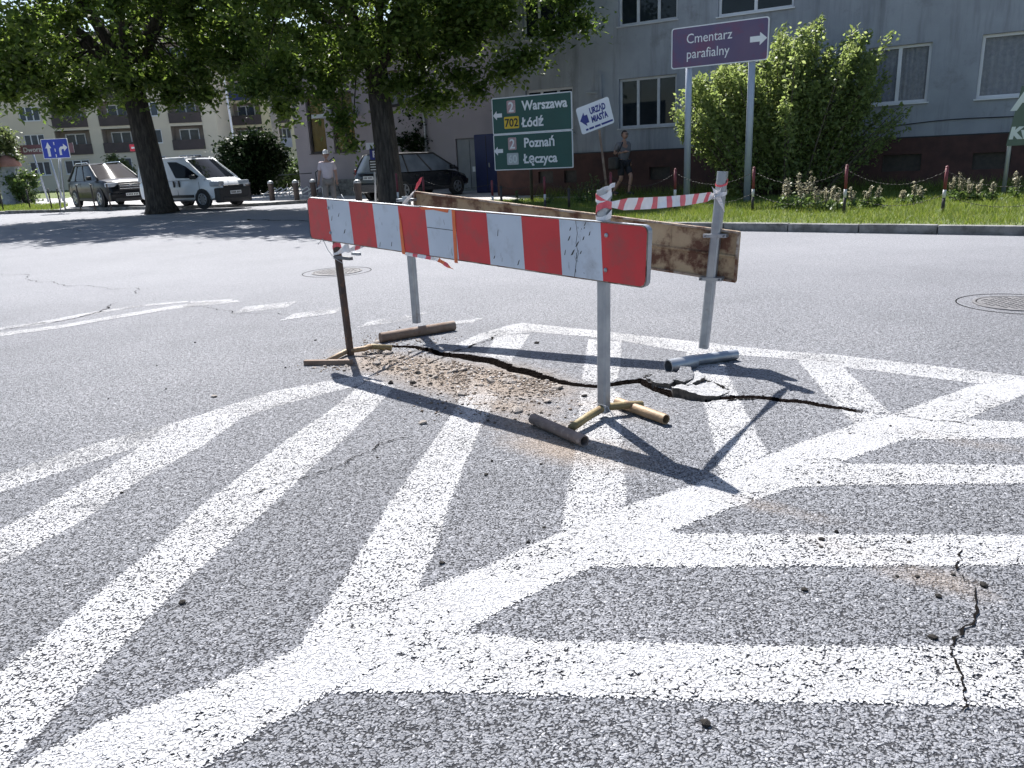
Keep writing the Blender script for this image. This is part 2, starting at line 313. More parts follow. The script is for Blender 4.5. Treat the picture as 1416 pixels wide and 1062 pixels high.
class MB:
    def __init__(s): s.v = []; s.f = []
    def add(s, vs, fs):
        b = len(s.v); s.v += [tuple(p) for p in vs]; s.f += [tuple(i + b for i in f) for f in fs]; return s
    def box(s, c, size, m=None):
        c = Vector(c); hx, hy, hz = size[0] / 2, size[1] / 2, size[2] / 2
        P = [Vector((x, y, z)) for x in (-hx, hx) for y in (-hy, hy) for z in (-hz, hz)]
        if m is not None: P = [m @ p for p in P]
        return s.add([c + p for p in P], [(0, 1, 3, 2), (4, 6, 7, 5), (0, 4, 5, 1), (2, 3, 7, 6), (0, 2, 6, 4), (1, 5, 7, 3)])
    def bevbox(s, c, size, bev, m=None):
        bm = bmesh.new(); bmesh.ops.create_cube(bm, size=1)
        for v in bm.verts: v.co = Vector((v.co.x * size[0], v.co.y * size[1], v.co.z * size[2]))
        bmesh.ops.bevel(bm, geom=bm.edges[:], offset=bev, segments=2, profile=.6, affect='EDGES')
        bm.verts.index_update(); c = Vector(c)
        s.add([c + ((m @ v.co) if m is not None else v.co) for v in bm.verts], [[v.index for v in f.verts] for f in bm.faces]); bm.free(); return s
    def tube(s, pts, r, n=8, cap=True):
        pts = [Vector(p) for p in pts]; k = len(pts)
        rs = r if hasattr(r, '__len__') else [r] * k
        b = len(s.v); u = None
        for i, p in enumerate(pts):
            d = (pts[min(i + 1, k - 1)] - pts[max(i - 1, 0)]).normalized()
            if u is None: u, v = frame(d)
            else:
                u = (u - d * u.dot(d)).normalized(); v = u.cross(d)
            for j in range(n):
                a = 2 * math.pi * j / n; s.v.append(tuple(p + (u * math.cos(a) + v * math.sin(a)) * rs[i]))
        for i in range(k - 1):
            for j in range(n):
                s.f.append((b + i * n + j, b + i * n + (j + 1) % n, b + (i + 1) * n + (j + 1) % n, b + (i + 1) * n + j))
        if cap: s.f.append(tuple(b + j for j in range(n))[::-1]); s.f.append(tuple(b + (k - 1) * n + j for j in range(n)))
        return s
    def pipe(s, a, b_, r, n=14, wall=.006):
        "open hollow pipe"
        a, b_ = Vector(a), Vector(b_); d = (b_ - a).normalized(); u, v = frame(d); o = len(s.v)
        for (p, rr) in ((a, r), (b_, r), (b_, r - wall), (a, r - wall)):
            for j in range(n):
                t = 2 * math.pi * j / n; s.v.append(tuple(p + (u * math.cos(t) + v * math.sin(t)) * rr))
        for q in range(4):
            for j in range(n):
                q2 = (q + 1) % 4; s.f.append((o + q * n + j, o + q * n + (j + 1) % n, o + q2 * n + (j + 1) % n, o + q2 * n + j))
        return s
    def lathe(s, prof, c=(0, 0, 0), n=16, cap=True):
        c = Vector(c); b = len(s.v); k = len(prof)
        for (r, z) in prof:
            for j in range(n):
                a = 2 * math.pi * j / n; s.v.append((c.x + r * math.cos(a), c.y + r * math.sin(a), c.z + z))
        for i in range(k - 1):
            for j in range(n): s.f.append((b + i * n + j, b + i * n + (j + 1) % n, b + (i + 1) * n + (j + 1) % n, b + (i + 1) * n + j))
        if cap: s.f.append(tuple(b + j for j in range(n))[::-1]); s.f.append(tuple(b + (k - 1) * n + j for j in range(n)))
        return s
    def extr(s, poly, ex):
        "extrude a 3-D polygon along vector ex"
        n = len(poly); ex = Vector(ex); P = [Vector(p) for p in poly]
        return s.add(P + [p + ex for p in P], [tuple(range(n))[::-1], tuple(range(n, 2 * n))] + [(i, (i + 1) % n, n + (i + 1) % n, n + i) for i in range(n)])
    def grid(s, rows):
        m, n = len(rows), len(rows[0])
        return s.add([p for r in rows for p in r], [(i * n + j, i * n + j + 1, (i + 1) * n + j + 1, (i + 1) * n + j) for i in range(m - 1) for j in range(n - 1)])
    def build(s, name, mat, parent=None, smooth=False, world=False):
        me = bpy.data.meshes.new(name)
        vs = s.v
        if world and parent is not None:
            inv = rootm(parent).inverted(); vs = [tuple(inv @ Vector(p)) for p in vs]
        me.from_pydata(vs, [], s.f)
        bm = bmesh.new(); bm.from_mesh(me); bmesh.ops.recalc_face_normals(bm, faces=bm.faces[:]); bm.to_mesh(me); bm.free()
        if mat: me.materials.append(M[mat])
        if smooth:
            me.polygons.foreach_set('use_smooth', [True] * len(me.polygons))
            if smooth is not True: me.set_sharp_from_angle(angle=R(smooth))
        return link(bpy.data.objects.new(name, me), parent)
def np_mesh(name, V, F, mat, parent=None, smooth=False):
    me = bpy.data.meshes.new(name); nv, nf, k = len(V), len(F), F.shape[1]
    me.vertices.add(nv); me.vertices.foreach_set('co', np.ascontiguousarray(V, dtype=np.float32).ravel())
    me.loops.add(nf * k); me.loops.foreach_set('vertex_index', np.ascontiguousarray(F, dtype=np.int32).ravel())
    me.polygons.add(nf); me.polygons.foreach_set('loop_start', np.arange(0, nf * k, k, dtype=np.int32))
    me.polygons.foreach_set('loop_total', np.full(nf, k, dtype=np.int32))
    if smooth: me.polygons.foreach_set('use_smooth', np.ones(nf, dtype=bool))
    me.update(calc_edges=True); me.validate()
    if mat: me.materials.append(M[mat])
    return link(bpy.data.objects.new(name, me), parent)
def text_mb(txt, size, bold=0.0, ax='LEFT'):
    cu = bpy.data.curves.new('lettering', 'FONT'); cu.body = txt; cu.size = size; cu.offset = bold; cu.extrude = .002; cu.align_x = ax; cu.resolution_u = 3
    o = bpy.data.objects.new('lettering', cu); col.objects.link(o)
    dg = bpy.context.evaluated_depsgraph_get(); me = bpy.data.meshes.new_from_object(o.evaluated_get(dg))
    mb = MB(); mb.v = [tuple(v.co) for v in me.vertices]; mb.f = [tuple(p.vertices) for p in me.polygons]
    bpy.data.objects.remove(o); bpy.data.curves.remove(cu); bpy.data.meshes.remove(me)
    return mb
def letters(txt, size, pos, mat, parent, bold=0.0, ax='LEFT', sx=1.0, name='lettering'):
    "text on a sign face: local x to the right, z up, face towards -y"
    mb = text_mb(txt, size, bold, ax)
    mb.v = [(pos[0] + v[0] * sx, pos[1] - v[2], pos[2] + v[1]) for v in mb.v]
    return mb.build(name, mat, parent)
def flat(poly, pos, mat, parent, name, t=.004):
    return MB().extr([(pos[0] + x, pos[1], pos[2] + z) for (x, z) in poly], (0, -t, 0)).build(name, mat, parent)
def arrow(L_, w_, ang):
    P = [(-L_ / 2, -w_ * .22), (L_ * .08, -w_ * .22), (L_ * .08, -w_ * .5), (L_ / 2, 0), (L_ * .08, w_ * .5), (L_ * .08, w_ * .22), (-L_ / 2, w_ * .22)]
    c, s_ = math.cos(ang), math.sin(ang); return [(x * c - z * s_, x * s_ + z * c) for x, z in P]
def rrect(w_, h_, r_, n=4):
    P = []
    for (cx, cz, a0) in ((w_ / 2 - r_, h_ / 2 - r_, 0), (-w_ / 2 + r_, h_ / 2 - r_, 90), (-w_ / 2 + r_, -h_ / 2 + r_, 180), (w_ / 2 - r_, -h_ / 2 + r_, 270)):
        for k in range(n + 1):
            a = R(a0 + 90 * k / n); P.append((cx + r_ * math.cos(a), cz + r_ * math.sin(a)))
    return P

# ------------------------------------------------------------------ the ground: road with the heaved crack
CRK = [((520, 476), .0), ((548, 479), .012), ((580, 481), .02), ((605, 488), .03), ((640, 493), .04), ((670, 498), .048), ((700, 507), .05), ((725, 514), .045),
       ((750, 522), .038), ((775, 528), .026), ((800, 532), .014), ((830, 534), .014), ((858, 529), .022), ((885, 526), .028), ((905, 536), .032), ((930, 546), .034), ((975, 553), .022),
       ((1010, 549), .012), ((1050, 549), .018), ((1090, 554), .022), ((1130, 559), .018), ((1165, 564), .012), ((1205, 571), .006), ((1245, 577), .0)]
_cp = np.array([G(*p)[:2] for p, a in CRK]); _ca = np.array([a * (.46 if p[0] < 1020 else .26) for p, a in CRK])
# roughen the line
def _rough(P, A, it=3, k=.11):
    for _ in range(it):
        d = P[1:] - P[:-1]; n = np.stack([-d[:, 1], d[:, 0]], 1)
        mid = (P[1:] + P[:-1]) / 2 + n * rng.uniform(-k, k, (len(d), 1)); am = (A[1:] + A[:-1]) / 2 * rng.uniform(.85, 1.15, len(d))
        Q = np.empty((len(P) + len(mid), 2)); Q[0::2] = P; Q[1::2] = mid
        B = np.empty(len(Q)); B[0::2] = A; B[1::2] = am; P, A = Q, B
    return P, A
_cp, _ca = _rough(_cp, _ca)
def HGT(x, y):
    "road height: the far lip of the crack stands up, the near side has sunk"
    x = np.asarray(x, float).ravel(); y = np.asarray(y, float).ravel(); out = np.zeros(len(x))
    m = (x > -1.9) & (x < 2.9) & (y > 2.7) & (y < 7.0); ii = np.nonzero(m)[0]
    if len(ii) == 0: return out
    for blk in np.array_split(ii, max(1, len(ii) // 8000)):
        p = np.stack([x[blk], y[blk]], 1)[:, None, :]
        a, b = _cp[None, :-1], _cp[None, 1:]; ab = b - a
        t = np.clip(((p - a) * ab).sum(2) / (ab * ab).sum(2), 0, 1); q = a + ab * t[..., None]; dd = ((p - q) ** 2).sum(2)
        k = dd.argmin(1); r = np.arange(len(blk)); d = np.sqrt(dd[r, k]); tt = t[r, k]
        amp = _ca[k] * (1 - tt) + _ca[k + 1] * tt
        side = np.sign(ab[0, k, 0] * (p[:, 0, 1] - q[r, k, 1]) - ab[0, k, 1] * (p[:, 0, 0] - q[r, k, 0]))
        far = amp * np.exp(-(d / .26) ** 1.4); near = -.35 * amp * np.exp(-(d / .30) ** 1.5) - .04 * np.minimum(1, amp / .012) * np.exp(-(d / .016) ** 2)
        out[blk] = np.where(side > 0, far, near)
    return out
def axis(lo, hi, f0, f1, step, cs):
    a = list(np.arange(f0, f1, step)); l = []; v = f0; s = step
    while v > lo: s = min(s * 1.6, cs); v -= s; l.append(max(v, lo))
    r = []; v = a[-1]; s = step
    while v < hi: s = min(s * 1.6, cs); v += s; r.append(min(v, hi))
    return np.array(l[::-1] + a + r)
X = axis(-70, 60, -1.8, 2.7, .0135, 12); Y = axis(-12, 42, 3.0, 6.9, .0135, 8)
gx, gy = np.meshgrid(X, Y); V = np.stack([gx.ravel(), gy.ravel(), HGT(gx, gy)], 1)
nx, ny = len(X), len(Y); ii = (np.arange(ny - 1)[:, None] * nx + np.arange(nx - 1)[None, :]).ravel()
road = np_mesh('road', V, np.stack([ii, ii + 1, ii + nx + 1, ii + nx], 1), 'asphalt'); road['kind'] = 'structure'
road['label'] = 'grey worn asphalt road with a crack and washed-out soil'
gm = MB().add([(-900, -300, -.25), (900, -300, -.25), (900, 1500, -.25), (-900, 1500, -.25)], [(0, 1, 2, 3)]).build('ground', 'soil'); gm['kind'] = 'structure'

# painted hatching, each bar a sheet of its own following the road
STR = {
 'edge_bar': ([(-500, 817), (0, 655), (136, 611), (254, 580), (373, 541), (475, 522), (520, 517), (500, 533), (475, 539), (400, 558), (339, 577), (288, 614), (203, 661), (119, 719), (68, 748), (0, 785), (-500, 1098),
   (-500, 1018), (0, 731), (44, 707), (110, 668), (186, 621), (102, 648), (0, 682), (-500, 849)], 0.72),
 'second_bar': ([(515, 522), (494, 534), (461, 562), (400, 603), (339, 651), (273, 700), (205, 761), (136, 816), (68, 874), (0, 925), (-150, 1050), (-150, 1260), (-40, 1120), (34, 1041), (102, 970), (170, 898), (239, 826), (290, 778), (375, 703), (433, 649), (484, 603), (530, 556), (550, 533)], 0.62),
 'third_bar': ([(650, 520), (618, 578), (557, 666), (532, 700), (475, 795), (437, 850), (400, 905), (480, 880), (600, 830), (585, 811), (606, 760), (626, 695), (648, 640), (669, 590), (693, 545)], 0.58),
 'third_bar_far': ([(684, 461), (676, 480), (668, 496), (708, 506), (722, 484), (735, 462)], 0.62),
 'fourth_bar_far': ([(811, 468), (806, 500), (801, 530), (845, 531), (858, 525), (861, 500), (862, 472)], 0.62),
 'fourth_bar': ([(800, 540), (797, 570), (788, 640), (777, 700), (770, 745), (860, 715), (872, 690), (865, 640), (863, 590), (862, 545), (850, 536)], 0.57),
 'fifth_bar': ([(945, 484), (957, 525), (971, 561), (983, 610), (992, 660), (1000, 672), (1050, 650), (1065, 626), (1033, 567), (1002, 502), (996, 490)], 0.57),
 'sixth_bar': ([(1098, 496), (1145, 553), (1178, 586), (1190, 600), (1250, 585), (1235, 571), (1169, 508), (1160, 500)], 0.60),
 'long_edge': ([(626, 478), (660, 462), (705, 449), (722, 446), (829, 457), (944, 470), (1080, 485), (1155, 490), (1260, 502), (1416, 520), (2600, 668), (2600, 700), (1416, 536), (1347, 531), (1169, 509), (1100, 498), (1016, 492), (944, 487), (862, 473), (810, 466), (735, 460), (700, 464), (672, 470), (645, 484)], 0.60),
 'spine': ([(-170, 1175), (51, 1041), (153, 990), (283, 946), (403, 898), (500, 846), (585, 811), (670, 781), (722, 756), (772, 735), (868, 697), (960, 668), (1065, 626), (1120, 605), (1178, 586), (1235, 571), (1347, 531), (1416, 522), (1560, 500), (1600, 520), (1416, 549), (1343, 579),
   (1253, 610), (1169, 640), (1100, 676), (1022, 703), (927, 738), (880, 762), (821, 788), (760, 815), (700, 845), (638, 881), (540, 922), (457, 963), (375, 1007), (290, 1062), (190, 1140), (80, 1260)], 0.40),
 'first_finger': ([(1220, 612), (1253, 610), (1416, 608), (2600, 606), (2600, 582), (1416, 583), (1343, 579), (1300, 572), (1205, 602)], 0.50),
 'second_finger': ([(1100, 676), (1183, 673), (1416, 671), (2600, 664), (2600, 636), (1416, 642), (1169, 640), (1130, 632), (1075, 660)], 0.50),
 'third_finger': ([(795, 782), (840, 788), (940, 787), (1333, 786), (1416, 784), (2600, 775), (2600, 737), (1416, 738), (1180, 738), (940, 736), (900, 722), (830, 752)], 0.52),
 'fourth_finger': ([(457, 963), (617, 963), (793, 968), (940, 974), (1095, 977), (1270, 980), (1416, 985), (2600, 1022), (2600, 900), (1416, 890), (1100, 891), (920, 886), (740, 882), (640, 870), (560, 895), (470, 945)], 0.47),
 'lane_line': ([(-600, 545), (0, 453), (60, 444), (130, 431), (200, 421), (260, 416), (262, 418), (200, 424), (130, 435), (60, 449), (0, 457), (-600, 550)], .76),
 'lane_line_far': ([(-600, 554), (0, 460), (80, 450), (160, 436), (240, 423), (290, 417), (330, 415), (334, 418), (290, 421), (240, 428), (160, 441), (80, 455), (0, 465.5), (-600, 562)], .66),
 'dash': ([(262, 417), (325, 413), (318, 420), (250, 426)], .80),
 'dash.001': ([(338, 424), (415, 416), (398, 426), (318, 435)], .78),
 'dash.002': ([(402, 434), (480, 424), (466, 434), (386, 444)], .78),
 'dash.003': ([(508, 444), (590, 432), (576, 443), (492, 454)], .84),
 'dash.004': ([(612, 446), (668, 440), (656, 447), (600, 453)], .74),
}
k = 0
for nm, (poly, thin) in STR.items():
    bm = bmesh.new(); P = []; lay = bm.verts.layers.float.new('edge')
    n = len(poly)
    for i in range(n):
        a, b = G(*poly[i]), G(*poly[(i + 1) % n]); m = max(1, min(60, int((b - a).length / .025)))
        for j in range(m):
            q = a.lerp(b, j / m)
            if a.y < 14: q += Vector((rng.normal(0, .0022), rng.normal(0, .0022), 0))
            P.append(bm.verts.new((q.x, q.y, 0)))
    n = len(P)
    if sum(P[i].co.x * P[(i + 1) % n].co.y - P[(i + 1) % n].co.x * P[i].co.y for i in range(n)) < 0: P = P[::-1]
    A2 = sum(P[i].co.x * P[(i + 1) % n].co.y - P[(i + 1) % n].co.x * P[i].co.y for i in range(n)); sg_ = 1 if A2 > 0 else -1
    if min(v.co.y for v in P) < 9 or nm.startswith('dash'):
        I = []
        for i in range(n):
            d = (P[(i + 1) % n].co - P[i - 1].co).normalized(); q = P[i].co + Vector((-d.y, d.x, 0)) * (.030 if not nm.startswith('dash') else .055) * sg_; v = bm.verts.new(q); v[lay] = 1.0; I.append(v)
        for i in range(n): bm.faces.new((P[i], P[(i + 1) % n], I[(i + 1) % n], I[i]))
        bm.faces.new(I)
    else:
        bm.faces.new(P)
        for v in P: v[lay] = 1.0
    xs = [v.co.x for v in P]; ys = [v.co.y for v in P]
    if max(ys) > 3.2 and min(ys) < 6.8 and min(xs) < 2.6 and max(xs) > -1.7 and not nm.startswith(('dash', 'lane')):
        for ax, lo, hi, st in ((0, max(-1.8, min(xs)), min(2.7, max(xs)), .03), (1, max(3.0, min(ys)), min(6.9, max(ys)), .03)):
            v = lo + st / 2
            while v < hi:
                no = Vector((1, 0, 0)) if ax == 0 else Vector((0, 1, 0))
                bmesh.ops.bisect_plane(bm, geom=bm.verts[:] + bm.edges[:] + bm.faces[:], plane_co=no * v, plane_no=no); v += st
    bmesh.ops.triangulate(bm, faces=bm.faces[:])
    co = np.array([v.co[:] for v in bm.verts]); h = HGT(co[:, 0], co[:, 1])
    off = .0007 + .00013 * k
    for v, z in zip(bm.verts, h): v.co.z = z + off + .0004 * v[lay]
    bm.normal_update()
    bad = [f for f in bm.faces if f.normal.z < .9 or max(v.co.z for v in f.verts) - min(v.co.z for v in f.verts) > .009]
    bmesh.ops.delete(bm, geom=bad, context='FACES')
    me = bpy.data.meshes.new('painted_stripe'); bm.to_mesh(me); bm.free(); me.materials.append(M['road_paint'])
    at = me.attributes.new('thin', 'FLOAT', 'POINT'); at.data.foreach_set('value', np.full(len(me.vertices), thin, dtype=np.float32))
    o = link(bpy.data.objects.new('painted_stripe', me), road); k += 1

# hairline and open cracks as flat jagged sheets, slot shade painted near-black
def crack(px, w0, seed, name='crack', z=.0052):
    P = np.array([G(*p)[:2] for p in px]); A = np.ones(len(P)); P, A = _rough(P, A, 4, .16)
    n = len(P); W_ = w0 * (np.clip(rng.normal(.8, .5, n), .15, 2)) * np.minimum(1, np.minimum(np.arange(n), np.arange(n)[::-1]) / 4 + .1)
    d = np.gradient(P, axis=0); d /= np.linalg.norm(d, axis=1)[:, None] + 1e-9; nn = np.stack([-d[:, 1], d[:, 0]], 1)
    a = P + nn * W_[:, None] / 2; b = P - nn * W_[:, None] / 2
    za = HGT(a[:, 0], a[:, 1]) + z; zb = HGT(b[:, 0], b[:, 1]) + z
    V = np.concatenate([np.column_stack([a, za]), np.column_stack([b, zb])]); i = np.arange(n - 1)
    return np_mesh(name, V, np.stack([i, i + 1, i + 1 + n, i + n], 1), 'gap_shade', road)
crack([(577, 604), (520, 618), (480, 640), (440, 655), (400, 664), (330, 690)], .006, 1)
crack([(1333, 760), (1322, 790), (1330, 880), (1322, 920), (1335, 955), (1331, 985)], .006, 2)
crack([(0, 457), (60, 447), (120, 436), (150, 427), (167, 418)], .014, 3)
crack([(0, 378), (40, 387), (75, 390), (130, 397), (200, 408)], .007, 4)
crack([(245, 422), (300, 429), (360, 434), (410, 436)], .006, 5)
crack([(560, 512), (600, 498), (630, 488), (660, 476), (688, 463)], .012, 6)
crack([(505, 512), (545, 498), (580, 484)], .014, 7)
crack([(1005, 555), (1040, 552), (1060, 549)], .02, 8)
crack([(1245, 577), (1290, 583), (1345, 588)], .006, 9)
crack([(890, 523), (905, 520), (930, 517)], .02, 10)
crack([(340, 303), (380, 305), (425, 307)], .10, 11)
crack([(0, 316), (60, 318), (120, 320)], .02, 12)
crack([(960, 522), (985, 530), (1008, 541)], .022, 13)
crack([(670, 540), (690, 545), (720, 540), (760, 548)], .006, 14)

# broken plates standing up at the bend of the crack
def plate(px, z, thick, mat, name='broken_slab'):
    P = []
    for i, (p, zz) in enumerate(zip(px, z)):
        P.append(G(p[0], p[1], zz) if False else Vector((*G(*p).xy, zz)))
    n = len(P); Q = []
    for i in range(n):
        a, b = P[i], P[(i + 1) % n]
        for t in (0, .25, .5, .75):
            q = a.lerp(b, t)
            if t: q += Vector((rng.normal(0, .006), rng.normal(0, .006), rng.normal(0, .0015)))
            Q.append(q)
    m = len(Q); c = sum(Q, Vector()) / m
    top = MB().add(Q + [c], [(i, (i + 1) % m, m) for i in range(m)])
    o = top.build(name, mat, road)
    low = [q + Vector(((c.x - q.x) * .03, (c.y - q.y) * .03, -thick)) for q in Q]
    MB().add([q - Vector((0, 0, .0005)) for q in Q] + low, [(i, (i + 1) % m, m + (i + 1) % m, m + i) for i in range(m)]).build('broken_edge', 'broken', o)
plate([(893, 527), (912, 521), (932, 521), (944, 528), (926, 541), (905, 536)], [.028, .03, .032, .04, .045, .034], .05, 'slab')
plate([(930, 536), (941, 518), (955, 518), (958, 533), (945, 540)], [.05, .055, .05, .045, .052], .06, 'slab')
plate([(948, 541), (960, 522), (966, 520), (975, 526), (968, 533), (956, 540)], [.04, .04, .036, .03, .034, .042], .05, 'slab_paint')
plate([(928, 545), (942, 540), (962, 541), (985, 532), (1008, 545), (990, 551), (972, 554), (948, 550)], [.044, .04, .034, .02, .012, .014, .03, .045], .06, 'slab_paint')

# manhole cover on the right, second one behind the barrier
def manhole(px, r, label):
    c = G(*px); t = thing('manhole_cover', label, 'manhole cover', (c.x, c.y, 0))
    MB().lathe([(r * 1.46, .0012), (r * 1.455, .003), (r * 1.43, .003), (r * 1.425, .0012)], n=64, cap=False).build('collar_joint', 'gap_shade', t)
    MB().lathe([(r * 1.06, .001), (r * 1.055, .008), (r * .985, .009), (r * .98, .001)], n=64, cap=False).build('frame', 'iron', t)
    MB().lathe([(r * .98, .0015), (r * .955, .0015)], n=64, cap=False).build('frame_gap', 'gap_shade', t)
    lid = MB().lathe([(r * .955, .001), (r * .95, .0075), (.001, .008)], n=48).build('lid', 'iron', t)
    for i in range(-5, 6):
        for j in range(-5, 6):
            x, y = i * r * .16, j * r * .16
            if math.hypot(x, y) < r * .86: MB().box((x, y, .0095), (r * .09, r * .09, .004), Matrix.Rotation(.785 if (i + j) % 2 else 0, 3, 'Z')).build('stud', 'iron', lid)
manhole((1408, 420), .31, 'round iron manhole cover sunk in the road at the right edge')
manhole((466, 376), .31, 'faint round manhole cover in the road behind the left barrier post')

# loose rubble in the washed-out strip
def stone_mesh(seed, flatz=.45):
    r = random.Random(seed); bm = bmesh.new(); bmesh.ops.create_icosphere(bm, subdivisions=1, radius=1)
    for v in bm.verts: v.co *= r.uniform(.62, 1.1); v.co.z *= flatz; v.co.x *= r.uniform(.9, 1.3)
    me = bpy.data.meshes.new('crumb'); bm.to_mesh(me); bm.free(); return me
m_, N_, L_n, b_n = newmat('gravel_mix'); g_n = N_.new('ShaderNodeNewGeometry'); r_n = ramp(N_, [(0, (.03, .024, .019)), (.25, (.11, .08, .058)), (.55, (.24, .185, .14)), (.82, (.36, .30, .25)), (1, (.66, .63, .60))]); L_n.new(g_n.outputs['Random Per Island'], r_n.inputs[0]); L_n.new(r_n.outputs[0], b_n.inputs['Base Color']); b_n.inputs['Roughness'].default_value = .9
SM = [stone_mesh(s, random.Random(s).uniform(.35, .75)) for s in range(8)]
SMd = [stone_mesh(s + 50, random.Random(s).uniform(.45, .8)) for s in range(5)]
for m in SM: m.materials.append(M['crumb'])
for m in SMd: m.materials.append(M['crumb_dark'])
def zones():
    z = rng.random()
    if z < .42: u = rng.random(); px = (500 + 150 * u, 486 + 42 * u + rng.normal(0, 14))
    elif z < .80: u = rng.random(); px = (625 + 150 * u, 500 + 32 * u + abs(rng.normal(0, 19)) * (1 - .5 * u) - 2)
    elif z < .90: px = (rng.normal(690, 60), rng.normal(560, 14))
    elif z < .95: px = (rng.normal(460, 25), rng.normal(506, 4))
    else: px = (rng.normal(560, 30), rng.normal(470, 6))
    return px
VV, FF = [], []; base = 0
for i in range(4600):
    px = zones(); c = G(*px); s = float(np.clip(rng.lognormal(-5.35, .5), .0018, .012)); me = SM[i % 8] if rng.random() > .12 else SMd[i % 5]
    a = rng.uniform(0, 6.28); ca, sa = math.cos(a) * s, math.sin(a) * s; z0 = float(HGT(c.x, c.y)[0]) + s * .25
    v = np.array([x.co[:] for x in me.vertices]); f = np.array([p.vertices[:] for p in me.polygons])
    VV.append(np.column_stack([c.x + v[:, 0] * ca - v[:, 1] * sa, c.y + v[:, 0] * sa + v[:, 1] * ca, z0 + v[:, 2] * s])); FF.append(f + base); base += len(v)
g_ = np_mesh('gravel', np.concatenate(VV), np.concatenate(FF), 'gravel_mix'); tag(g_, 'fine brown gravel and soil crumbs washed out along the crack', 'gravel', kind='stuff')
for i in range(130):
    px = zones(); c = G(*px); s = float(rng.uniform(.010, .021) if i % 6 else rng.uniform(.024, .040))
    o = bpy.data.objects.new('asphalt_crumb', SM[i % 8]); o.location = (c.x, c.y, float(HGT(c.x, c.y)[0]) + s * .22); o.scale = (s, s, s * .8); o.rotation_euler = (rng.normal(0, .2), rng.normal(0, .2), rng.uniform(0, 6.28))
    tag(link(o), 'small pale chunk of rubble lying in the washed-out strip', 'rubble', 'pale rubble chunks in the washed-out strip')
LOOSE = [((1135, 747), .018), ((1135, 757), .014), ((1157, 736), .014), ((1113, 816), .018), ((1360, 810), .022), ((1298, 826), .016), ((1268, 798), .012), ((1256, 751), .013), ((1240, 797), .01), ((1318, 795), .012),
         ((1132, 668), .014), ((612, 779), .016), ((730, 751), .014), ((752, 730), .011), ((252, 834), .02), ((168, 682), .013), ((298, 549), .018), ((395, 509), .014), ((230, 538), .012), ((522, 633), .012), ((977, 1003), .02),
         ((672, 657), .016), ((680, 638), .012), ((742, 475), .03), ((808, 548), .03), ((578, 516), .03), ((597, 520), .026), ((540, 531), .03), ((571, 530), .034), ((595, 531), .022), ((1231, 590), .012), ((1175, 600), .012), ((1345, 589), .01), ((1290, 882), .02), ((217, 506), .012), ((270, 474), .014), ((436, 471), .018), ((150, 552), .01), ((748, 642), .012)]
for i, (px, s) in enumerate(LOOSE):
    c = G(*px); o = bpy.data.objects.new('asphalt_crumb', SMd[i % 5]); s *= .72; o.location = (c.x, c.y, float(HGT(c.x, c.y)[0]) + s * .3); o.scale = (s, s, s); o.rotation_euler = (0, 0, i * 1.7)
    tag(link(o), 'loose dark asphalt crumb lying alone on the hatched road', 'rubble', 'dark asphalt crumbs scattered over the road')
c = G(297, 549); o = bpy.data.objects.new('pale_chip', SM[2]); o.location = (c.x, c.y, .006); o.scale = (.022, .022, .014); tag(link(o), 'single pale stone chip on plain asphalt above the left stripes', 'rubble')

# ------------------------------------------------------------------ kerb, pavement, verge
KL = [Vector(p) for p in ((16, 3.8), (7.07, 10.52), (3.67, 13.06), (.6, 15.35), (-1.2, 16.9), (-2.6, 18.7), (-3.5, 20.8), (-4.1, 23.2), (-5.0, 26.8), (-6.1, 29.2), (-7.6, 30.5), (-9.77, 30.03), (-11.6, 30.6), (-15.3, 32.3), (-21.3, 33.9), (-34, 37), (-60, 44))]
def poly_off(L_, d):
    out = []
    for i, p in enumerate(L_):
        t = (L_[min(i + 1, len(L_) - 1)] - L_[max(i - 1, 0)]).normalized(); out.append(p + Vector((t.y, -t.x)) * d)
    return out
KI = poly_off(KL, .13)
pts = [(p.x, p.y, .10) for p in KI]
bm = bmesh.new(); vs = [bm.verts.new(p) for p in pts + [(-60, 160, .10), (70, 160, .10), (70, 3.8, .10)]]
f = bm.faces.new(vs); bmesh.ops.triangulate(bm, faces=[f]); bmesh.ops.recalc_face_normals(bm, faces=bm.faces[:])
for f in bm.faces:
    if f.normal.z < 0: f.normal_flip()
me = bpy.data.meshes.new('pavement'); bm.to_mesh(me); bm.free(); me.materials.append(M['pavement']); o = link(bpy.data.objects.new('pavement', me)); o['kind'] = 'structure'
kerb = bpy.data.objects.new('kerb', None); link(kerb); kerb['kind'] = 'structure'
acc = 0
for i in range(len(KL) - 1):
    a, b = KL[i], KL[i + 1]; Ls = (b - a).length; n = max(1, round(Ls / 1.0)) if i < 13 else max(1, round(Ls / 3))
    t = (b - a).normalized(); ang = math.atan2(t.y, t.x)
    for j in range(n):
        c = a.lerp(b, (j + .5) / n); nrm = Vector((t.y, -t.x))
        m = Matrix.Rotation(ang + rng.normal(0, .006), 3, 'Z') @ Matrix.Rotation(rng.normal(0, .006), 3, 'Y')
        c3 = Vector((c.x + nrm.x * .065, c.y + nrm.y * .065, .045 + rng.normal(0, .004)))
        MB().bevbox(c3, (Ls / n - .012, .15, .16), .018, m).build('kerb_stone', 'kerb', kerb)

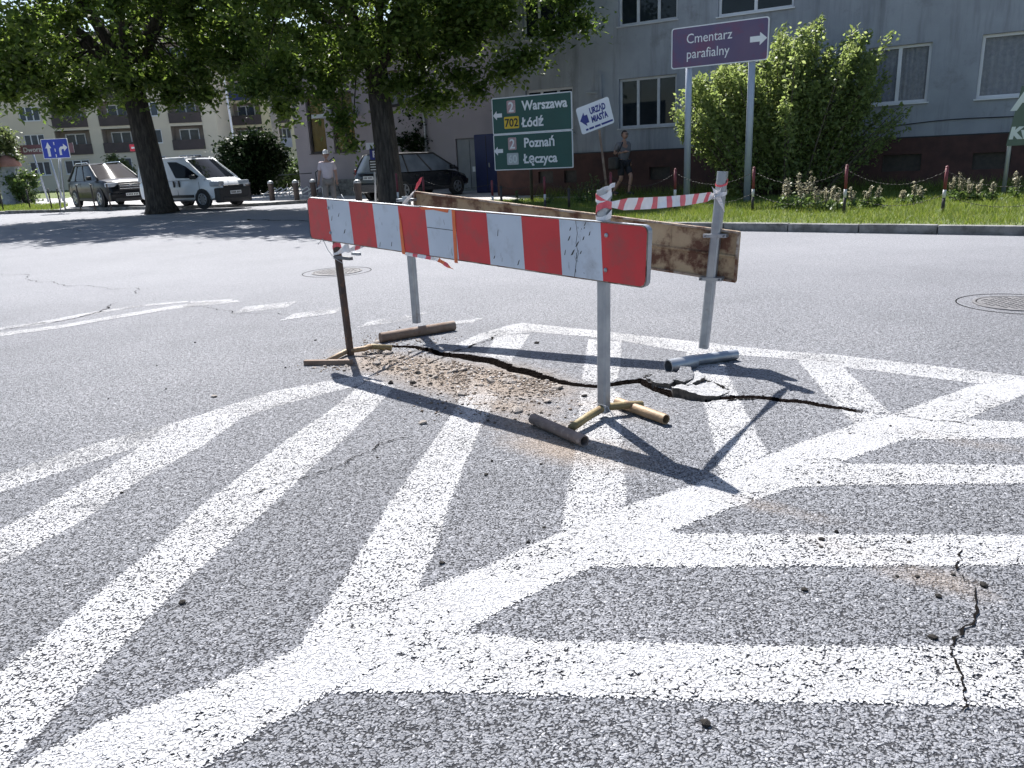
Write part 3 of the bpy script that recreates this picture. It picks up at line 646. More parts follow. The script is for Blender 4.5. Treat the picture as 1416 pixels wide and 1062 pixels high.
def pt_in(P, poly):
    x, y = P[:, 0], P[:, 1]; inside = np.zeros(len(P), bool); n = len(poly); j = n - 1
    for i in range(n):
        xi, yi, xj, yj = *poly[i], *poly[j]
        inside ^= ((yi > y) != (yj > y)) & (x < (xj - xi) * (y - yi) / (yj - yi + 1e-12) + xi); j = i
    return inside
def turf(poly, nblade, hmin, hmax, wid, label, z=.104):
    bm = bmesh.new(); f = bm.faces.new([bm.verts.new((p[0], p[1], z)) for p in poly]); bmesh.ops.triangulate(bm, faces=[f])
    for f in bm.faces:
        f.normal_update()
        if f.normal.z < 0: f.normal_flip()
    me = bpy.data.meshes.new('lawn'); bm.to_mesh(me); bm.free(); me.materials.append(M['turf']); o = link(bpy.data.objects.new('lawn', me)); o['kind'] = 'structure'
    a = np.array([p[:2] for p in poly]); lo, hi = a.min(0), a.max(0)
    P = rng.uniform(lo, hi, (nblade * 3, 2)); P = P[pt_in(P, [tuple(q) for q in a])][:nblade]
    dens = np.sin(P[:, 0] * 2.3 + 1.7 * np.sin(P[:, 1] * 1.9)) * np.sin(P[:, 1] * 3.1 + P[:, 0]); n = len(P)
    h = rng.uniform(hmin, hmax, n) * (1 + .35 * dens); a_ = rng.uniform(0, 6.28, n); ln = rng.normal(0, .45, (n, 2)) * h[:, None]
    dx = np.cos(a_) * wid; dy = np.sin(a_) * wid; zz = np.full(n, z - .004)
    V = np.empty((n, 3, 3)); V[:, 0] = np.column_stack([P[:, 0] - dx, P[:, 1] - dy, zz]); V[:, 1] = np.column_stack([P[:, 0] + dx, P[:, 1] + dy, zz]); V[:, 2] = np.column_stack([P[:, 0] + ln[:, 0], P[:, 1] + ln[:, 1], zz + h])
    g = np_mesh('grass', V.reshape(-1, 3), np.arange(n * 3).reshape(n, 3), 'grass_blade'); tag(g, label, 'grass', kind='stuff')
KV = poly_off(KL, .30)
FD = Vector((.845, -.535, 0)).normalized(); FN = Vector((FD.y, -FD.x, 0));  # along the grey facade, and towards the road
FN = FN if FN.y < 0 else -FN
F0 = Vector((4, 24.3, 0))
def FP(u, out=0, z=0): return F0 + FD * u + FN * out + Vector((0, 0, z))
verge = [tuple(KV[i]) for i in (1, 2, 3, 4, 5)] + [(-2.6, 19.7), (-1.2, 20.8)] + [tuple(FP(-3.5, 2.6).xy), tuple(FP(0, 1.9).xy), tuple(FP(4, .8).xy), tuple(FP(14, .3).xy), (14.5, 6.2)]
turf(verge, 110000, .035, .12, .006, 'sunlit unmown grass verge between the kerb and the grey building')
fr_ = [tuple(FP(u, .35 + .25 * math.sin(u * 1.7)).xy) for u in (-3, -1, 1, 3, 5, 7, 9, 11, 13)] + [tuple(FP(u, 1.5 + .5 * math.sin(u * 2.3) + (.6 if u > 5 else 0)).xy) for u in (13, 11, 9, 7, 5, 3, 1, -1, -3)]
turf(fr_, 9000, .14, .38, .008, 'taller unmown grass fringe along the foot of the grey building', .109)
turf([tuple(G(*p, .1).xy) for p in ((-160, 296), (78, 290.5), (94, 285), (94, 282), (-160, 288))], 14000, .05, .14, .012, 'narrow grass strip by the kerb under the blue lane sign')
turf([tuple(G(*p, .1).xy) for p in ((-160, 279), (94, 274), (130, 263), (-160, 262))], 22000, .08, .22, .02, 'patch of lawn in front of the cream apartment block')

# ------------------------------------------------------------------ barriers
def striped(t, P0, ex, ez, n, L_, H_, ey):
    pass
def sq_post(base, top, wd, mat, parent, name='post', dd=None):
    base, top = Vector(base), Vector(top); d = (top - base).normalized(); u = Vector(dd) - d * d.dot(Vector(dd)); u.normalize(); v = d.cross(u)
    c = [(-1, -1), (1, -1), (1, 1), (-1, 1)]; h = wd / 2; ch = wd * .16
    ring = [(-h + ch, -h), (h - ch, -h), (h, -h + ch), (h, h - ch), (h - ch, h), (-h + ch, h), (-h, h - ch), (-h, -h + ch)]
    mb = MB(); n = 8; P = [base + u * a + v * b for a, b in ring] + [top + u * a + v * b for a, b in ring]
    hi = [top + (u * a + v * b) * .86 for a, b in ring] + [top - d * .05 + (u * a + v * b) * .86 for a, b in ring]
    mb.add(P + hi, [tuple(range(8))[::-1]] + [(i, (i + 1) % 8, 8 + (i + 1) % 8, 8 + i) for i in range(8)] + [(8 + i, 8 + (i + 1) % 8, 16 + (i + 1) % 8, 16 + i) for i in range(8)] + [(16 + i, 16 + (i + 1) % 8, 24 + (i + 1) % 8, 24 + i) for i in range(8)] + [tuple(range(24, 32))])
    return mb.build(name, mat, parent, world=True)
bL, bR = G(485, 491), G(835, 577)
nb = thing('road_barrier', 'red and white striped barrier board on two posts, facing the camera', 'barrier', (bL + bR) / 2)
dr = (bR - bL).normalized(); nn = Vector((dr.y, -dr.x, 0)); nn = nn if nn.y < 0 else -nn
P0 = bL + nn * .045
TL, TR, BR_, BL_ = [PL(q, P0, nn) for q in ((424.5, 271.5), (894, 313), (896, 398), (430, 331))]
ex = ((TR - TL) + (BR_ - BL_)).normalized(); ez = nn.cross(ex); ez = ez if ez.z > 0 else -ez; ez = (ez + Vector((0, 0, 0))).normalized()
ctr = (TL + TR + BR_ + BL_) / 4; BW = ((TR - TL).length + (BR_ - BL_).length) / 2; BH = .295
def bp_(x, z, o=0): return ctr + ex * x + ez * z + nn * o
mb = MB(); rr = rrect(BW, BH, .035, 5); mb.extr([bp_(x, z, -.012) for x, z in rr], nn * .012)
mb.build('board', 'board_rim', nb, world=True); board = nb.children[0]
# folded rim of the board
rim = MB(); ring = [bp_(x, z, -.030) for x, z in rr]; ring2 = [bp_(x, z, .003) for x, z in rr]
for i in range(len(rr)):
    j = (i + 1) % len(rr); o1 = (ring[i] - ctr - nn * (ring[i] - ctr).dot(nn)).normalized() * .003; o2 = (ring[j] - ctr - nn * (ring[j] - ctr).dot(nn)).normalized() * .003
    rim.add([ring[i], ring[j], ring2[j] + o2 * .2, ring2[i] + o1 * .2], [(0, 1, 2, 3)]); rim.add([ring[i] + o1, ring[j] + o2, ring2[j] + o2, ring2[i] + o1], [(0, 1, 2, 3)])
rim.build('rim', 'galv', board, world=True)
ns = 11; sw = BW / ns; lean = -.012
for i in range(ns):
    x0, x1 = -BW / 2 + i * sw + .0, -BW / 2 + (i + 1) * sw; zt = BH / 2 - .006
    if i == 0: poly = [(x0 + .006, zt - .03), (x0 + .014, zt - .009), (x0 + .036, zt), (x1 + lean, zt), (x1 - lean, -zt), (x0 + .036, -zt), (x0 + .014, -zt + .009), (x0 + .006, -zt + .03)]
    elif i == ns - 1: poly = [(x0 + lean, zt), (x1 - .036, zt), (x1 - .014, zt - .009), (x1 - .006, zt - .03), (x1 - .006, -zt + .03), (x1 - .014, -zt + .009), (x1 - .036, -zt), (x0 - lean, -zt)]
    else: poly = [(x0 + lean, zt), (x1 + lean, zt), (x1 - lean, -zt), (x0 - lean, -zt)]
    s = MB().extr([bp_(x, z, .0005) for x, z in poly], nn * .0015).build('stripe', 'red_film' if i % 2 == 0 else 'white_film', board, world=True)
    if i % 2:     # scratches and chips in the white film
        sc = MB(); rs = random.Random(i); nsc = 5 if i != 9 else 26
        for q in range(nsc):
            cx = rs.uniform(x0 + .03, x1 - .03) if i != 9 else rs.gauss((x0 + x1) / 2 - .03, .05); cx = min(max(cx, x0 + .02), x1 - .02)
            cz = rs.uniform(-zt * .85, zt * .95); l = rs.uniform(.004, .022); wv = rs.uniform(.0008, .0028); a = rs.uniform(.9, 2.2)
            dx, dz = math.cos(a) * l, math.sin(a) * l
            sc.add([bp_(cx - dx - wv, cz - dz, .0026), bp_(cx - dx * .2 + wv, cz - dz * .7, .0026), bp_(cx + dx + wv * .5, cz + dz, .0026), bp_(cx + dx * .3 - wv, cz + dz * .6, .0026)], [(0, 1, 2, 3)])
        if i == 9:
            zz = [zt, .08, .03, -.02, -.07, -zt]; xx = [(x0 + x1) / 2 - .035 + v for v in (0, .012, .004, .02, .006, -.004)]
            for q in range(5): sc.add([bp_(xx[q] - .0016, zz[q], .0026), bp_(xx[q] + .0016, zz[q], .0026), bp_(xx[q + 1] + .0016, zz[q + 1], .0026), bp_(xx[q + 1] - .0016, zz[q + 1], .0026)], [(0, 1, 2, 3)])
        if i == 5: sc.add([bp_(x0, .03, .0026), bp_(x1, .028, .0026), bp_(x1, .024, .0026), bp_(x0, .026, .0026)], [(0, 1, 2, 3)])
        sc.build('scratches', 'scuff', s, world=True)['kind'] = 'stuff'
for xb in (-BW / 2 + .27, BW / 2 - .24):
    for zz in (-.085, .085): MB().tube([bp_(xb, zz, .001), bp_(xb, zz, .0075)], .011, 8).build('bolt', 'galv', board, True, world=True)
# orange tape stuck round the middle of the board
xo = -BW / 2 + 4 * sw
MB().extr([bp_(xo + .004, .10, .003), bp_(xo + .020, .03, .003), bp_(xo + .040, -BH / 2 - .012, .003), bp_(xo + .008, -BH / 2 - .008, .003), bp_(xo - .004, 0, .003)], nn * .002).build('orange_tape', 'tape_orange', board, world=True)
xo = -BW / 2 + 6 * sw
MB().extr([bp_(xo - .034, BH / 2 - .004, .003), bp_(xo - .006, BH / 2 - .004, .003), bp_(xo + .002, -BH / 2 - .016, .003), bp_(xo - .026, -BH / 2 - .014, .003)], nn * .002).build('orange_tape', 'tape_orange', board, world=True)
MB().extr([bp_(xo - .33, BH / 2 - .002, .003), bp_(xo - .06, BH / 2 - .002, .003), bp_(xo - .07, BH / 2 - .022, .003), bp_(xo - .2, BH / 2 - .012, .003), bp_(xo - .31, BH / 2 - .018, .003)], nn * .002).build('orange_tape', 'tape_orange', board, world=True)
# posts
postL_top = bL + Vector((-.02, .0, .0)) + Vector((0, 0, 1.10)); postR_top = bR + Vector((.015, .01, 1.175))
sq_post(bL, postL_top, .044, 'rust_post', nb, dd=dr)
sq_post(bR + Vector((0, 0, .03)), postR_top, .056, 'galv', nb, dd=dr)
# feet of the right post: a bent yellow pipe across, with two stub pipes at its ends
fa, fb = G(790, 592, .04), G(888, 559, .04)
MB().tube([fa, fa.lerp(bR + Vector((0, 0, .045)), .5) + Vector((0, 0, .01)), bR + Vector((0, 0, .055)), fb.lerp(bR, .4) + Vector((0, 0, .025)), fb + Vector((0, 0, -.002))], .021, 12).build('foot_pipe', 'yellow_pipe', nb, True, world=True)
MB().pipe(G(737, 579, .033), G(808, 610, .03), .029, 16).build('foot_end', 'dark_pipe', nb, 40, world=True)
MB().pipe(G(853, 556, .03), G(921, 580, .03), .027, 16).build('foot_end', 'tan_pipe', nb, 40, world=True)
# feet of the left post
MB().tube([G(452, 500, .02), bL + Vector((-.03, .0, .03)), G(505, 482, .05), G(512, 479, .05)], .019, 12).build('foot_pipe', 'tan_pipe', nb, True, world=True)
MB().tube([G(505, 481, .045), G(515, 479, .045), G(541, 481, .035)], .021, 12).build('foot_pipe', 'yellow_pipe', nb, True, world=True)
a, b = G(421, 501, .02), G(487, 501, .015); MB().box((a + b) / 2, ((b - a).length, .035, .035), Matrix.Rotation(math.atan2((b - a).y, (b - a).x), 3, 'Z') ).build('foot_end', 'rust_pipe', nb, world=True)
# clamp bars behind the board
pz = PL((471, 357), P0, nn); MB().box(pz + nn * -.02, (.20, .03, .022), Matrix(((dr.x, nn.x, 0), (dr.y, nn.y, 0), (0, 0, 1)))).build('clamp', 'iron', nb, world=True)
pz = PL((485, 352), P0, nn); MB().box(pz + nn * -.045, (.09, .02, .02), Matrix(((dr.x, nn.x, 0), (dr.y, nn.y, 0), (0, 0, 1)))).build('clamp', 'galv', nb, world=True)
wl = [PL(q, P0 + nn * .01, nn) for q in ((440, 338), (446, 330), (453, 345), (462, 357), (474, 364))]
MB().tube(wl, .0022, 5).build('tie_wire', 'wire', nb, world=True)
MB().tube([PL(q, P0 + nn * .03, nn) for q in ((826, 558), (840, 562), (850, 580), (853, 592))], .002, 5).build('tie_wire', 'wire', nb, world=True)

# far barrier, back side towards the camera
cL, cR = G(577, 456), G(973, 491)
fbar = thing('road_barrier', 'back of a rusty beige barrier board on two galvanised posts', 'barrier', (cL + cR) / 2)
d2 = (cR - cL).normalized(); n2 = Vector((d2.y, -d2.x, 0)); n2 = n2 if n2.y < 0 else -n2
Q0 = cL - n2 * .05
tl, tr, br2 = [PL(q, Q0, n2) for q in ((572, 264), (1024, 320), (1018, 391))]
e2 = (tr - tl).normalized(); z2 = (tr - br2).normalized(); H2 = (tr - br2).length; W2 = (tr - tl).length; c2 = tl + e2 * W2 / 2 - z2 * H2 / 2
def fp_(x, z, o=0): return c2 + e2 * x + z2 * z + n2 * o
MB().extr([fp_(x, z, -.016) for x, z in rrect(W2, H2, .012, 2)], n2 * .010).build('board', 'board_back', fbar, world=True); fboard = fbar.children[0]
for z in (H2 / 2 - .008, -H2 / 2 + .008): MB().extr([fp_(-W2 / 2 + .004, z - .007, -.0055), fp_(W2 / 2 - .004, z - .007, -.0055), fp_(W2 / 2 - .004, z + .007, -.0055), fp_(-W2 / 2 + .004, z + .007, -.0055)], n2 * .018).build('rim', 'board_rim', fboard, world=True)
for s in (-1, 1): MB().extr([fp_(s * (W2 / 2 - .016), z, -.0055) for z in (-H2 / 2 + .016, H2 / 2 - .016)] + [fp_(s * (W2 / 2 - .002), z, -.0055) for z in (H2 / 2 - .016, -H2 / 2 + .016)], n2 * .02).build('rim', 'board_rim', fboard, world=True)
MB().tube([fp_(-W2 / 2 + .02, .0, -.004), fp_(W2 / 2 - .02, .0, -.004)], .010, 8).build('rib', 'board_back', fboard, True, world=True)
for i in range(9): MB().extr([fp_(-W2 / 2 + .05 + i * .3, -H2 / 2 + .017, -.0055), fp_(-W2 / 2 + .056 + i * .3, -H2 / 2 + .017, -.0055), fp_(-W2 / 2 + .056 + i * .3, H2 / 2 - .017, -.0055), fp_(-W2 / 2 + .05 + i * .3, H2 / 2 - .017, -.0055)], n2 * .004).build('stiffener', 'board_back', fboard, world=True)
fLtop = cL + Vector((.0, 0, 1.09)); fRtop = ABOVE(cR, (1001, 237))
fRtop.y = cR.y
sq_post(cL + Vector((0, 0, .06)), fLtop, .058, 'galv', fbar, dd=d2)
sq_post(cR + Vector((0, 0, .05)), fRtop, .060, 'galv', fbar, dd=d2)
MB().tube([G(526, 467, .04), G(628, 450, .04)], .040, 16).build('foot_pipe', 'rust_pipe', fbar, 40, world=True)
MB().tube([G(956, 499, .035), G(1018, 490, .035)], .034, 16).build('foot_pipe', 'galv', fbar, 40, world=True)
MB().pipe(G(924, 507, .04), G(960, 500, .038), .045, 18, .007).build('foot_sleeve', 'galv', fbar, 40, world=True)
def on_post(b, t, z): return b.lerp(t, (z - b.z) / (t.z - b.z))
for (bb, tt, zs) in ((cR, fRtop, (.52, .80)), (cL, fLtop, (.82, 1.06))):
    for z in zs:
        p = on_post(bb, tt, z)
        MB().box(p - n2 * .0, (.15, .075, .022), Matrix(((d2.x, n2.x, 0), (d2.y, n2.y, 0), (0, 0, 1)))).build('clamp', 'galv', fbar, world=True)
        for s in (-.06, .06): MB().tube([p + d2 * s + n2 * .05, p + d2 * s - n2 * .05], .006, 6).build('bolt', 'iron', fbar, world=True)

# barricade tape
def ribbon(pts, wd, n, mat_a, mat_b, name, label, widths=None, dirs=None, seg=.11, sag=0, tw=0, parent=None, cat='tape'):
    "a tape strip of red and white bands; each band is a part"
    t = thing(name, label, cat, pts[0]) if parent is None else parent
    P = [Vector(p) for p in pts]; Ls = [0]
    for a, b in zip(P[:-1], P[1:]): Ls.append(Ls[-1] + (b - a).length)
    def at(s):
        for i in range(len(P) - 1):
            if s <= Ls[i + 1] or i == len(P) - 2:
                return P[i].lerp(P[i + 1], (s - Ls[i]) / max(1e-6, Ls[i + 1] - Ls[i]))
    tot = Ls[-1]; nb_ = max(1, round(tot / seg))
    nb_ += 1 - nb_ % 2
    def cut(q): return (q + (.13 if q % 2 else -.13) if 0 < q < nb_ else q) if mat_a != mat_b else q
    for q in range(nb_):
        rows = []
        for k_ in range(5):
            s = (cut(q) + (cut(q + 1) - cut(q)) * k_ / 4) * tot / nb_; p = at(s); f = s / tot; p = p - Vector((0, 0, 4 * sag * f * (1 - f)))
            d = (at(min(tot, s + .02)) - at(max(0, s - .02))).normalized(); a = tw * f + .25 * math.sin(f * 9)
            up = (Vector(dirs) - d * d.dot(Vector(dirs))).normalized() if dirs is not None else frame(d)[1]
            sd = d.cross(up); u = up * math.cos(a) + sd * math.sin(a)
            ww = wd * (widths(f) if widths else 1) / 2; sk = d * ww * .35
            rows.append([p - u * ww - sk, p + sd * .004 * math.sin(f * 40), p + u * ww + sk])
        MB().grid(rows).build('tape_band', mat_a if q % 2 == 0 else mat_b, t, world=True)
    return t
# wrapped posts and the strip between them (near right post -> far right post)
def wrap(t, b, tp, z0, z1, hw, dvec, bands, flare=0):
    d = Vector(dvec); v = Vector((-d.y, d.x, 0)); n = len(bands)
    for i, mt in enumerate(bands):
        za, zb = z0 + (z1 - z0) * i / n, z0 + (z1 - z0) * (i + 1) / n; rows = []
        for (z, k_) in ((za, 0), ((za + zb) / 2, 1), (zb, 2)):
            c = on_post(b, tp, z); h = hw * (1 + .04 * math.sin(z * 90)); row = []
            for j in range(13):
                a = 2 * math.pi * j / 12; sup = (abs(math.cos(a)) ** 4 + abs(math.sin(a)) ** 4) ** -.25
                row.append(c + (d * math.cos(a) + v * math.sin(a)) * h * sup + Vector((0, 0, .022 * math.sin(a * 1 + i * 2.1) * (1 if 0 < i or k_ else .3))))
            rows.append(row)
        MB().grid(rows).build('tape_band', mt, t, world=True)
tp = thing('barricade_tape', 'red and white tape tied between the two right-hand barrier posts', 'tape', postR_top)
wrap(tp, bR, postR_top, 1.035, 1.17, .0345, dr, ['tape_white', 'tape_red', 'tape_red', 'tape_white'])
a = on_post(bR, postR_top, 1.105) + dr * .03; b = on_post(cR, fRtop, 1.05) - d2 * .03
ribbon([a, a.lerp(b, .1), a.lerp(b, .5), a.lerp(b, .93), b], .062, 9, 'tape_white', 'tape_red', '', '', widths=lambda f: min(1, .35 + 5 * f, .25 + 9 * (1 - f)), dirs=(0, 0, 1), seg=.10, sag=.012, parent=tp)
wrap(tp, cR, fRtop, 1.055, 1.075, .036, d2, ['tape_white'])
wrap(tp, cR, fRtop, 1.115, 1.14, .035, d2, ['tape_red'])
kp = on_post(cR, fRtop, 1.06) + n2 * .05 - d2 * .01
for s, (dx, dz) in enumerate(((.05, -.11), (.025, .045), (-.035, .05), (-.03, -.03), (.055, .01))):
    ribbon([kp, kp + Vector((dx * .35, -.01, dz * .3)), kp + Vector((dx, -.015, dz))], .032, 3, 'tape_white', 'tape_white', '', '', dirs=(1, 0, .3), seg=.05, tw=1.2, parent=tp, widths=lambda f: 1.1 - .8 * f)
kt = postR_top + dr * .03 + Vector((0, 0, -.0))
ribbon([kt, kt + Vector((.012, -.01, .02)), kt + Vector((.03, -.01, .022))], .02, 2, 'tape_white', 'tape_white', '', '', dirs=(0, 0, 1), seg=.03, parent=tp)
# left pair: tape round the left post and across under the board
zt_ = PL((480, 348), P0 - nn * .06, nn)
tl_ = thing('barricade_tape', 'red and white tape knotted round the rusty left post under the board', 'tape', zt_)
wrap(tl_, bL, postL_top, zt_.z - .015, zt_.z + .045, .027, dr, ['tape_white', 'tape_red'])
e_ = cL + Vector((0, 0, .87)) - d2 * .03
ribbon([zt_ + nn * -.0, zt_.lerp(e_, .5), e_], .05, 6, 'tape_white', 'tape_red', '', '', dirs=(0, 0, 1), seg=.12, sag=.0, parent=tl_, widths=lambda f: min(1, .4 + 3 * f))
ribbon([zt_ + nn * .05, zt_ + nn * .055 + dr * .05 + Vector((0, 0, .03)), zt_ + nn * .05 + dr * .11 + Vector((0, 0, .05))], .06, 3, 'tape_white', 'tape_white', '', '', dirs=(0, 0, 1), seg=.06, parent=tl_, widths=lambda f: .3 + 1.0 * f)
# end sticking up behind the board
q0, q1, q2, q3 = [PL(q, P0 - nn * .05, nn) for q in ((552, 290), (566, 272), (575, 262), (582, 246))]
ts = thing('tape_end', 'loose tape end sticking up behind the striped board', 'tape', q0)
ribbon([q0, q1, q2], .03, 3, 'tape_white', 'tape_white', '', '', dirs=(1, 0, .3), seg=.07, parent=ts, tw=.5)
ribbon([q2, q2.lerp(q3, .5), q3], .022, 3, 'tape_red', 'tape_red', '', '', dirs=(1, 0, .3), seg=.05, parent=ts, tw=.6, widths=lambda f: .7 + .7 * f)
# torn strip hanging under the board
r0, r1, r2, r3 = [PL(q, P0 + nn * .004, nn) for q in ((561, 351), (585, 355), (606, 359), (628, 373))]
ts = thing('tape_end', 'torn red tape strip hanging below the striped board', 'tape', r0)
ribbon([r0, r1, r2], .022, 3, 'tape_white', 'tape_red', '', '', dirs=(0, 0, 1), seg=.06, parent=ts)
ribbon([r2, r2.lerp(r3, .5), r3], .032, 3, 'tape_orange', 'tape_red', '', '', dirs=(0, 0, 1), seg=.05, parent=ts, tw=.8)

# ------------------------------------------------------------------ buildings
def wall_openings(origin, d, nrm, u0, u1, z0, z1, ops, depth=.16):
    "front face split round the openings, with reveals"
    mb = MB(); us = sorted({u0, u1, *[v for o in ops for v in o[:2]]}); zs = sorted({z0, z1, *[v for o in ops for v in o[2:4]]})
    us = [u for u in us if u0 <= u <= u1]; zs = [z for z in zs if z0 <= z <= z1]
    P = lambda u, z, o=0: Vector(origin) + d * u + nrm * o + Vector((0, 0, z))
    for i in range(len(us) - 1):
        for j in range(len(zs) - 1):
            cu, cz = (us[i] + us[i + 1]) / 2, (zs[j] + zs[j + 1]) / 2
            if any(o[0] < cu < o[1] and o[2] < cz < o[3] for o in ops): continue
            mb.add([P(us[i], zs[j]), P(us[i + 1], zs[j]), P(us[i + 1], zs[j + 1]), P(us[i], zs[j + 1])], [(0, 1, 2, 3)])
    for (a, b, c, e, *_) in ops:
        for (p, q) in (((a, c), (b, c)), ((b, c), (b, e)), ((b, e), (a, e)), ((a, e), (a, c))):
            mb.add([P(*p), P(*q), P(*q, -depth), P(*p, -depth)], [(0, 1, 2, 3)])
    return mb
def window(bld, origin, d, nrm, a, b, c, e, n=3, mat='old_frame', pane='pane_dark', curtain=None, rec=.10, sill=True, fr=.07, weights=None):
    P = lambda u, z, o=0: Vector(origin) + d * u + nrm * o + Vector((0, 0, z))
    def bar(mb, u0_, u1_, z0_, z1_, o0=-rec - .05, o1=-rec):
        pts = [P(u0_, z0_, o0), P(u1_, z0_, o0), P(u1_, z1_, o0), P(u0_, z1_, o0)]; mb.extr(pts, nrm * (o1 - o0))
    fm = MB(); w_ = weights or [1] * n; tot = sum(w_); edges = [a]
    for q in w_: edges.append(edges[-1] + (b - a) * q / tot)
    bar(fm, a + .002, b - .002, c + .002, c + fr); bar(fm, a + .002, b - .002, e - fr, e - .002)
    for i, u in enumerate(edges):
        lo = u + .002 if i == 0 else u - fr * .6; hi = u - .002 if i == n else u + fr * .6
        if i == 0: hi = u + fr
        if i == n: lo = u - fr
        bar(fm, lo, hi, c + fr + .001, e - fr - .001, -rec - .048, -rec + .002)
    f = fm.build('window', mat, bld, world=True)
    for i in range(n):
        MB().extr([P(edges[i] + fr * .6, c + fr, -rec - .035), P(edges[i + 1] - fr * .6, c + fr, -rec - .035), P(edges[i + 1] - fr * .6, e - fr, -rec - .035), P(edges[i] + fr * .6, e - fr, -rec - .035)], nrm * .008).build('pane', pane, f, world=True)
    if sill: MB().extr([P(a - .04, c - .035, -rec), P(b + .04, c - .035, -rec), P(b + .04, c - .004, -rec), P(a - .04, c - .004, -rec)], nrm * (rec + .06)).build('sill', mat, f, world=True)
    if curtain:
        rows = [[], []]
        for k_ in range(41):
            u = a + .03 + (b - a - .06) * k_ / 40; o = -rec - .10 + .025 * math.sin(k_ * 1.9)
            rows[0].append(P(u, c + .02, o)); rows[1].append(P(u, e - .02, o))
        MB().grid(rows).build('curtain', curtain, f, True, world=True)
    return f
UL, UR, GH = -4.9, 15.5, 6.65
gb = thing('grey_building', 'grey rendered building with dark red plinth and multi-pane windows', 'building', FP(0))
OPS = [(-.45, 1.35, 2.02, 3.42, 3), (-3.7, -2.0, 1.98, 3.36, 3), (6.42, 7.82, 2.19, 3.56, 2), (8.86, 10.75, 2.17, 3.6, 2), (-.45, 1.35, 4.86, 6.26, 3), (2.5, 4.5, 4.76, 6.2, 2), (-3.7, -2.0, 4.86, 6.26, 3), (6.42, 7.82, 5.0, 6.4, 2), (8.86, 10.75, 5.0, 6.4, 2), (2.7, 4.3, 2.1, 3.5, 2), (12.0, 13.4, 2.17, 3.6, 2)]
wall_openings(F0, FD, FN, UL, UR, 1.36, GH, OPS).build('wall', 'stucco', gb, world=True)
CEL = [(.55, 1.2, .5, .86), (6.93, 7.83, .54, .95), (8.95, 9.75, .53, .92), (-3.3, -2.75, .48, .85), (-2.35, -1.9, .48, .85), (3.0, 3.7, .5, .9), (4.7, 5.5, .52, .92), (11.2, 12.0, .53, .92)]
wall_openings(F0 + FN * .05, FD, FN, UL, UR, -.1, 1.35, CEL).build('plinth', 'plinth', gb, world=True)
mb = MB(); A = FP(UL); B = FP(UR); bk = FN * -9
for (p, q) in ((A, A + bk), (A + bk, B + bk), (B + bk, B)): mb.add([p, q, q + Vector((0, 0, GH)), p + Vector((0, 0, GH))], [(0, 1, 2, 3)])
mb.add([FP(UL, -.35, -.1), FP(UR, -.35, -.1), FP(UR, -.35, GH), FP(UL, -.35, GH)], [(0, 1, 2, 3)])
mb.build('rear_wall', 'stucco', gb, world=True)
MB().extr([FP(UL - .1, .06, GH), FP(UR + .1, .06, GH), FP(UR + .1, -9.2, GH), FP(UL - .1, -9.2, GH)], (0, 0, .15)).build('roof', 'roof', gb, world=True)
mb = MB(); mb.extr([FP(UL, .052, 1.345), FP(UR, .052, 1.345), FP(UR, .062, 1.375), FP(UL, .062, 1.375)], FN * -.06); mb.build('plinth_ledge', 'roof', gb, world=True)
for i, (a, b, c, e, n) in enumerate(OPS):
    right = a > 6
    window(gb, F0, FD, FN, a, b, c, e, n, 'pvc' if right or a > 2 else 'old_frame', 'pane_clear' if right else 'pane_dark', 'curtain' if right else None, weights=[1, 1.1, 1] if n == 3 else ([1, 1] if a < 8 or a > 11 else [1.7, 1]))
for (a, b, c, e) in CEL: MB().extr([FP(a, -.08, c), FP(b, -.08, c), FP(b, -.08, e), FP(a, -.08, e)], FN * .02).build('cellar_window', 'post_black', gb, world=True)
# vent box, pipe stub and hanging cable on the facade
u = -1.2; MB().extr([FP(u, .003, 2.95), FP(u + .22, .003, 2.95), FP(u + .22, .003, 3.6), FP(u, .003, 3.6)], FN * .08).build('meter_box', 'stucco', gb, world=True)
MB().tube([FP(u + .1, .09, 3.1), FP(u - .25, .16, 3.12)], .03, 8).build('pipe_stub', 'galv_lamp', gb, world=True)
MB().tube([FP(5.6 + .4 * k_, .03, 1.62 - .03 * math.sin(k_ * .7) + .012 * k_) for k_ in range(14)], .012, 5).build('cable', 'black_plastic', gb, world=True)

# service wing, purple-grey, further back
S0 = Vector((.6, 31.0, 0)); SD, SN = FD, FN
def SP(u, o=0, z=0): return S0 + SD * u + SN * o + Vector((0, 0, z))
sb = thing('service_building', 'low purple-grey building with flat dark roof behind the middle tree', 'building', S0)
SO = [(-11.0, -9.95, 1.9, 4.4, 1), (-9.5, -8.2, 1.9, 4.4, 2), (-6.4, -5.0, 3.6, 5.0, 2), (-2.85, -1.55, .1, 2.15, 0)]
wall_openings(S0, SD, SN, -11.9, .3, -.1, 6.1, SO).build('wall', 'service_wall', sb, world=True)
mb = MB(); A, B = SP(-11.9), SP(.3); bk = SN * -7
for (p, q) in ((A, A + bk), (A + bk, B + bk), (B + bk, B)): mb.add([p, q, q + Vector((0, 0, 6.1)), p + Vector((0, 0, 6.1))], [(0, 1, 2, 3)])
mb.add([SP(-11.8, -.4, 0), SP(.2, -.4, 0), SP(.2, -.4, 6), SP(-12.2, -.4, 6)], [(0, 1, 2, 3)]); mb.build('rear_wall', 'service_wall', sb, world=True)
MB().extr([SP(-16.5, 1.0, 6.1), SP(.6, 1.0, 6.1), SP(.6, -7.3, 6.1), SP(-16.5, -7.3, 6.1)], (0, 0, .45)).build('roof', 'roof', sb, world=True)
for (a, b, c, e, n) in SO[:3]: window(sb, S0, SD, SN, a, b, c, e, n, 'balcony_brown', 'pane_clear', 'drape' if a < -9 else 'curtain', fr=.09)
